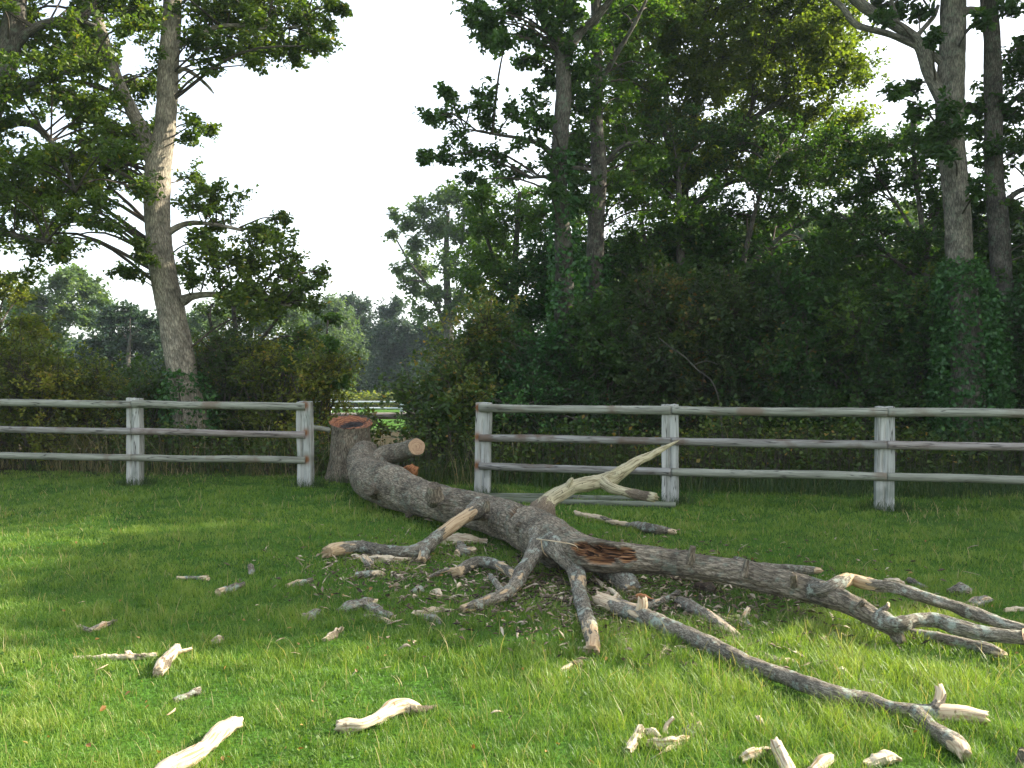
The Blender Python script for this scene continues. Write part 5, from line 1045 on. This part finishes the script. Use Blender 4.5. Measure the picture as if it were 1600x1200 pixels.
# rough grass and weeds under the hedge and round the posts
tg = MB(); n_ = 26000; y = rng.uniform(12.6, 15.0, n_); x = (rng.random(n_) * 2 - 1) * (y * .62 + .6)
fl = 12.15 - np.clip(x + 1, -10, 6) * .22; ok = (y > fl + .75 + .25 * vnoise(np.stack([x * 1.5, 0 * x, 0 * x], -1), 9)) & ~((x > -2.45) & (x < -1.35) & (y < 14.6)); x, y = x[ok], y[ok]; n_ = len(x)
cl = fbm(np.stack([x * 1.6, y * 1.6, 0 * x], -1), 51, 2)
blades(tg, np.stack([x, y, gz(x, y)], -1), .09 + .48 * rng.random(n_) ** 3 * (1.1 + 1.2 * cl) + .02, np.full(n_, .009), .5, np.clip(.34 - .03 * x + .5 * cl + rng.normal(0, .28, n_), 0, 1))
xr = rng.uniform(.3, 9, 16000); yr = rng.uniform(11.2, 13.2, 16000); ok = yr > 12.15 - np.clip(xr + 1, -10, 6) * .22 + .3 + .3 * rng.random(16000); xr, yr = xr[ok], yr[ok]
blades(tg, np.stack([xr, yr, 0 * xr], -1), .07 + .28 * rng.random(len(xr)) ** 2.2, np.full(len(xr), .008), .5, np.clip(.12 + rng.normal(0, .28, len(xr)), 0, .95))
for (bx, by) in (pL0, pL2, pL1, R0, R1, R2, R3, (b0[0], b0[1] - .25)):
    m_ = 420; a = rng.random(m_) * 6.283; q = .10 + .16 * rng.random(m_) ** 1.5; blades(tg, np.stack([bx + np.cos(a) * q * 1.2, by + np.sin(a) * q * .9, 0 * a], -1), .05 + .13 * rng.random(m_) ** 1.6, np.full(m_, .005), .5, np.clip(rng.normal(.12, .2, m_), 0, .9))
tag(tg.build('rough_grass', [M['dry']]), 'rough half dry grass along the foot of the hedge', 'grass', kind='stuff')
wd = MB(); n_ = 6500; y = rng.uniform(12.3, 14.6, n_); x = (rng.random(n_) * 2 - 1) * (y * .6 + .5); ok = (y > 12.15 - np.clip(x + 1, -10, 6) * .22 + .95) & ~((x > -2.4) & (x < -1.5) & (y < 14.4)); x, y = x[ok], y[ok]
z = rng.random(len(x)) ** 1.4 * (.75 + .35 * vnoise(np.stack([x, y, 0 * x], -1), 3)); P_ = np.stack([x, y, z + .05], -1)
twigs(wd, np.stack([x, y, 0 * x], -1), P_, .004, .003); leaves(wd, P_, 7, .065, .045, 1, True, spread=1.2, updir=.1, hue=np.clip(.5 + .3 * fbm(P_, 2, 2), 0, .9))
tag(wd.build('hedge_weeds', [M['twig'], M['bramble']]), 'nettles and low weeds growing along the hedge foot', 'weeds', kind='stuff')
# bare arching twig in front of the dark hedge
m2 = MB(); tube(m2, PD(13.2, (1030, 528, .8), (1045, 541, 1), (1070, 558, 1.2), (1090, 578, 1.1), (1112, 596, 1), (1124, 630, 1), (1130, 700, 1)), 6, .05, .05); tube(m2, PD(13.2, (1085, 570, .8), (1105, 564, .7), (1122, 570, .5)), 5, .05, .05)
tag(m2.build('bare_twig', [M['bark_grey']], None, True), 'bare pale twig arching in front of the dark hedge', 'twig')
hz_ = MB(); x0, x1, y0, y1, z0, z1 = -300, 300, -110, 340, -5, 19
hz_.add([[x, y, z] for z in (z0, z1) for y in (y0, y1) for x in (x0, x1)], [[0, 2, 3, 1], [4, 5, 7, 6], [0, 1, 5, 4], [2, 6, 7, 3], [0, 4, 6, 2], [1, 3, 7, 5]])
hm, hn, ho = new_mat('morning haze'); pv = hn.nodes.new('ShaderNodeVolumePrincipled'); pv.inputs['Color'].default_value = (.78, .90, 1, 1); pv.inputs['Density'].default_value = .0005; pv.inputs['Anisotropy'].default_value = .2
hn.links.new(pv.outputs[0], ho.inputs['Volume'])
tag(hz_.build('haze', [hm]), 'thin morning haze over the far field', 'haze', kind='stuff')
print('T total', round(time.time() - T0, 1), 'verts', sum(len(m.vertices) for m in bpy.data.meshes), 'polys', sum(len(m.polygons) for m in bpy.data.meshes))
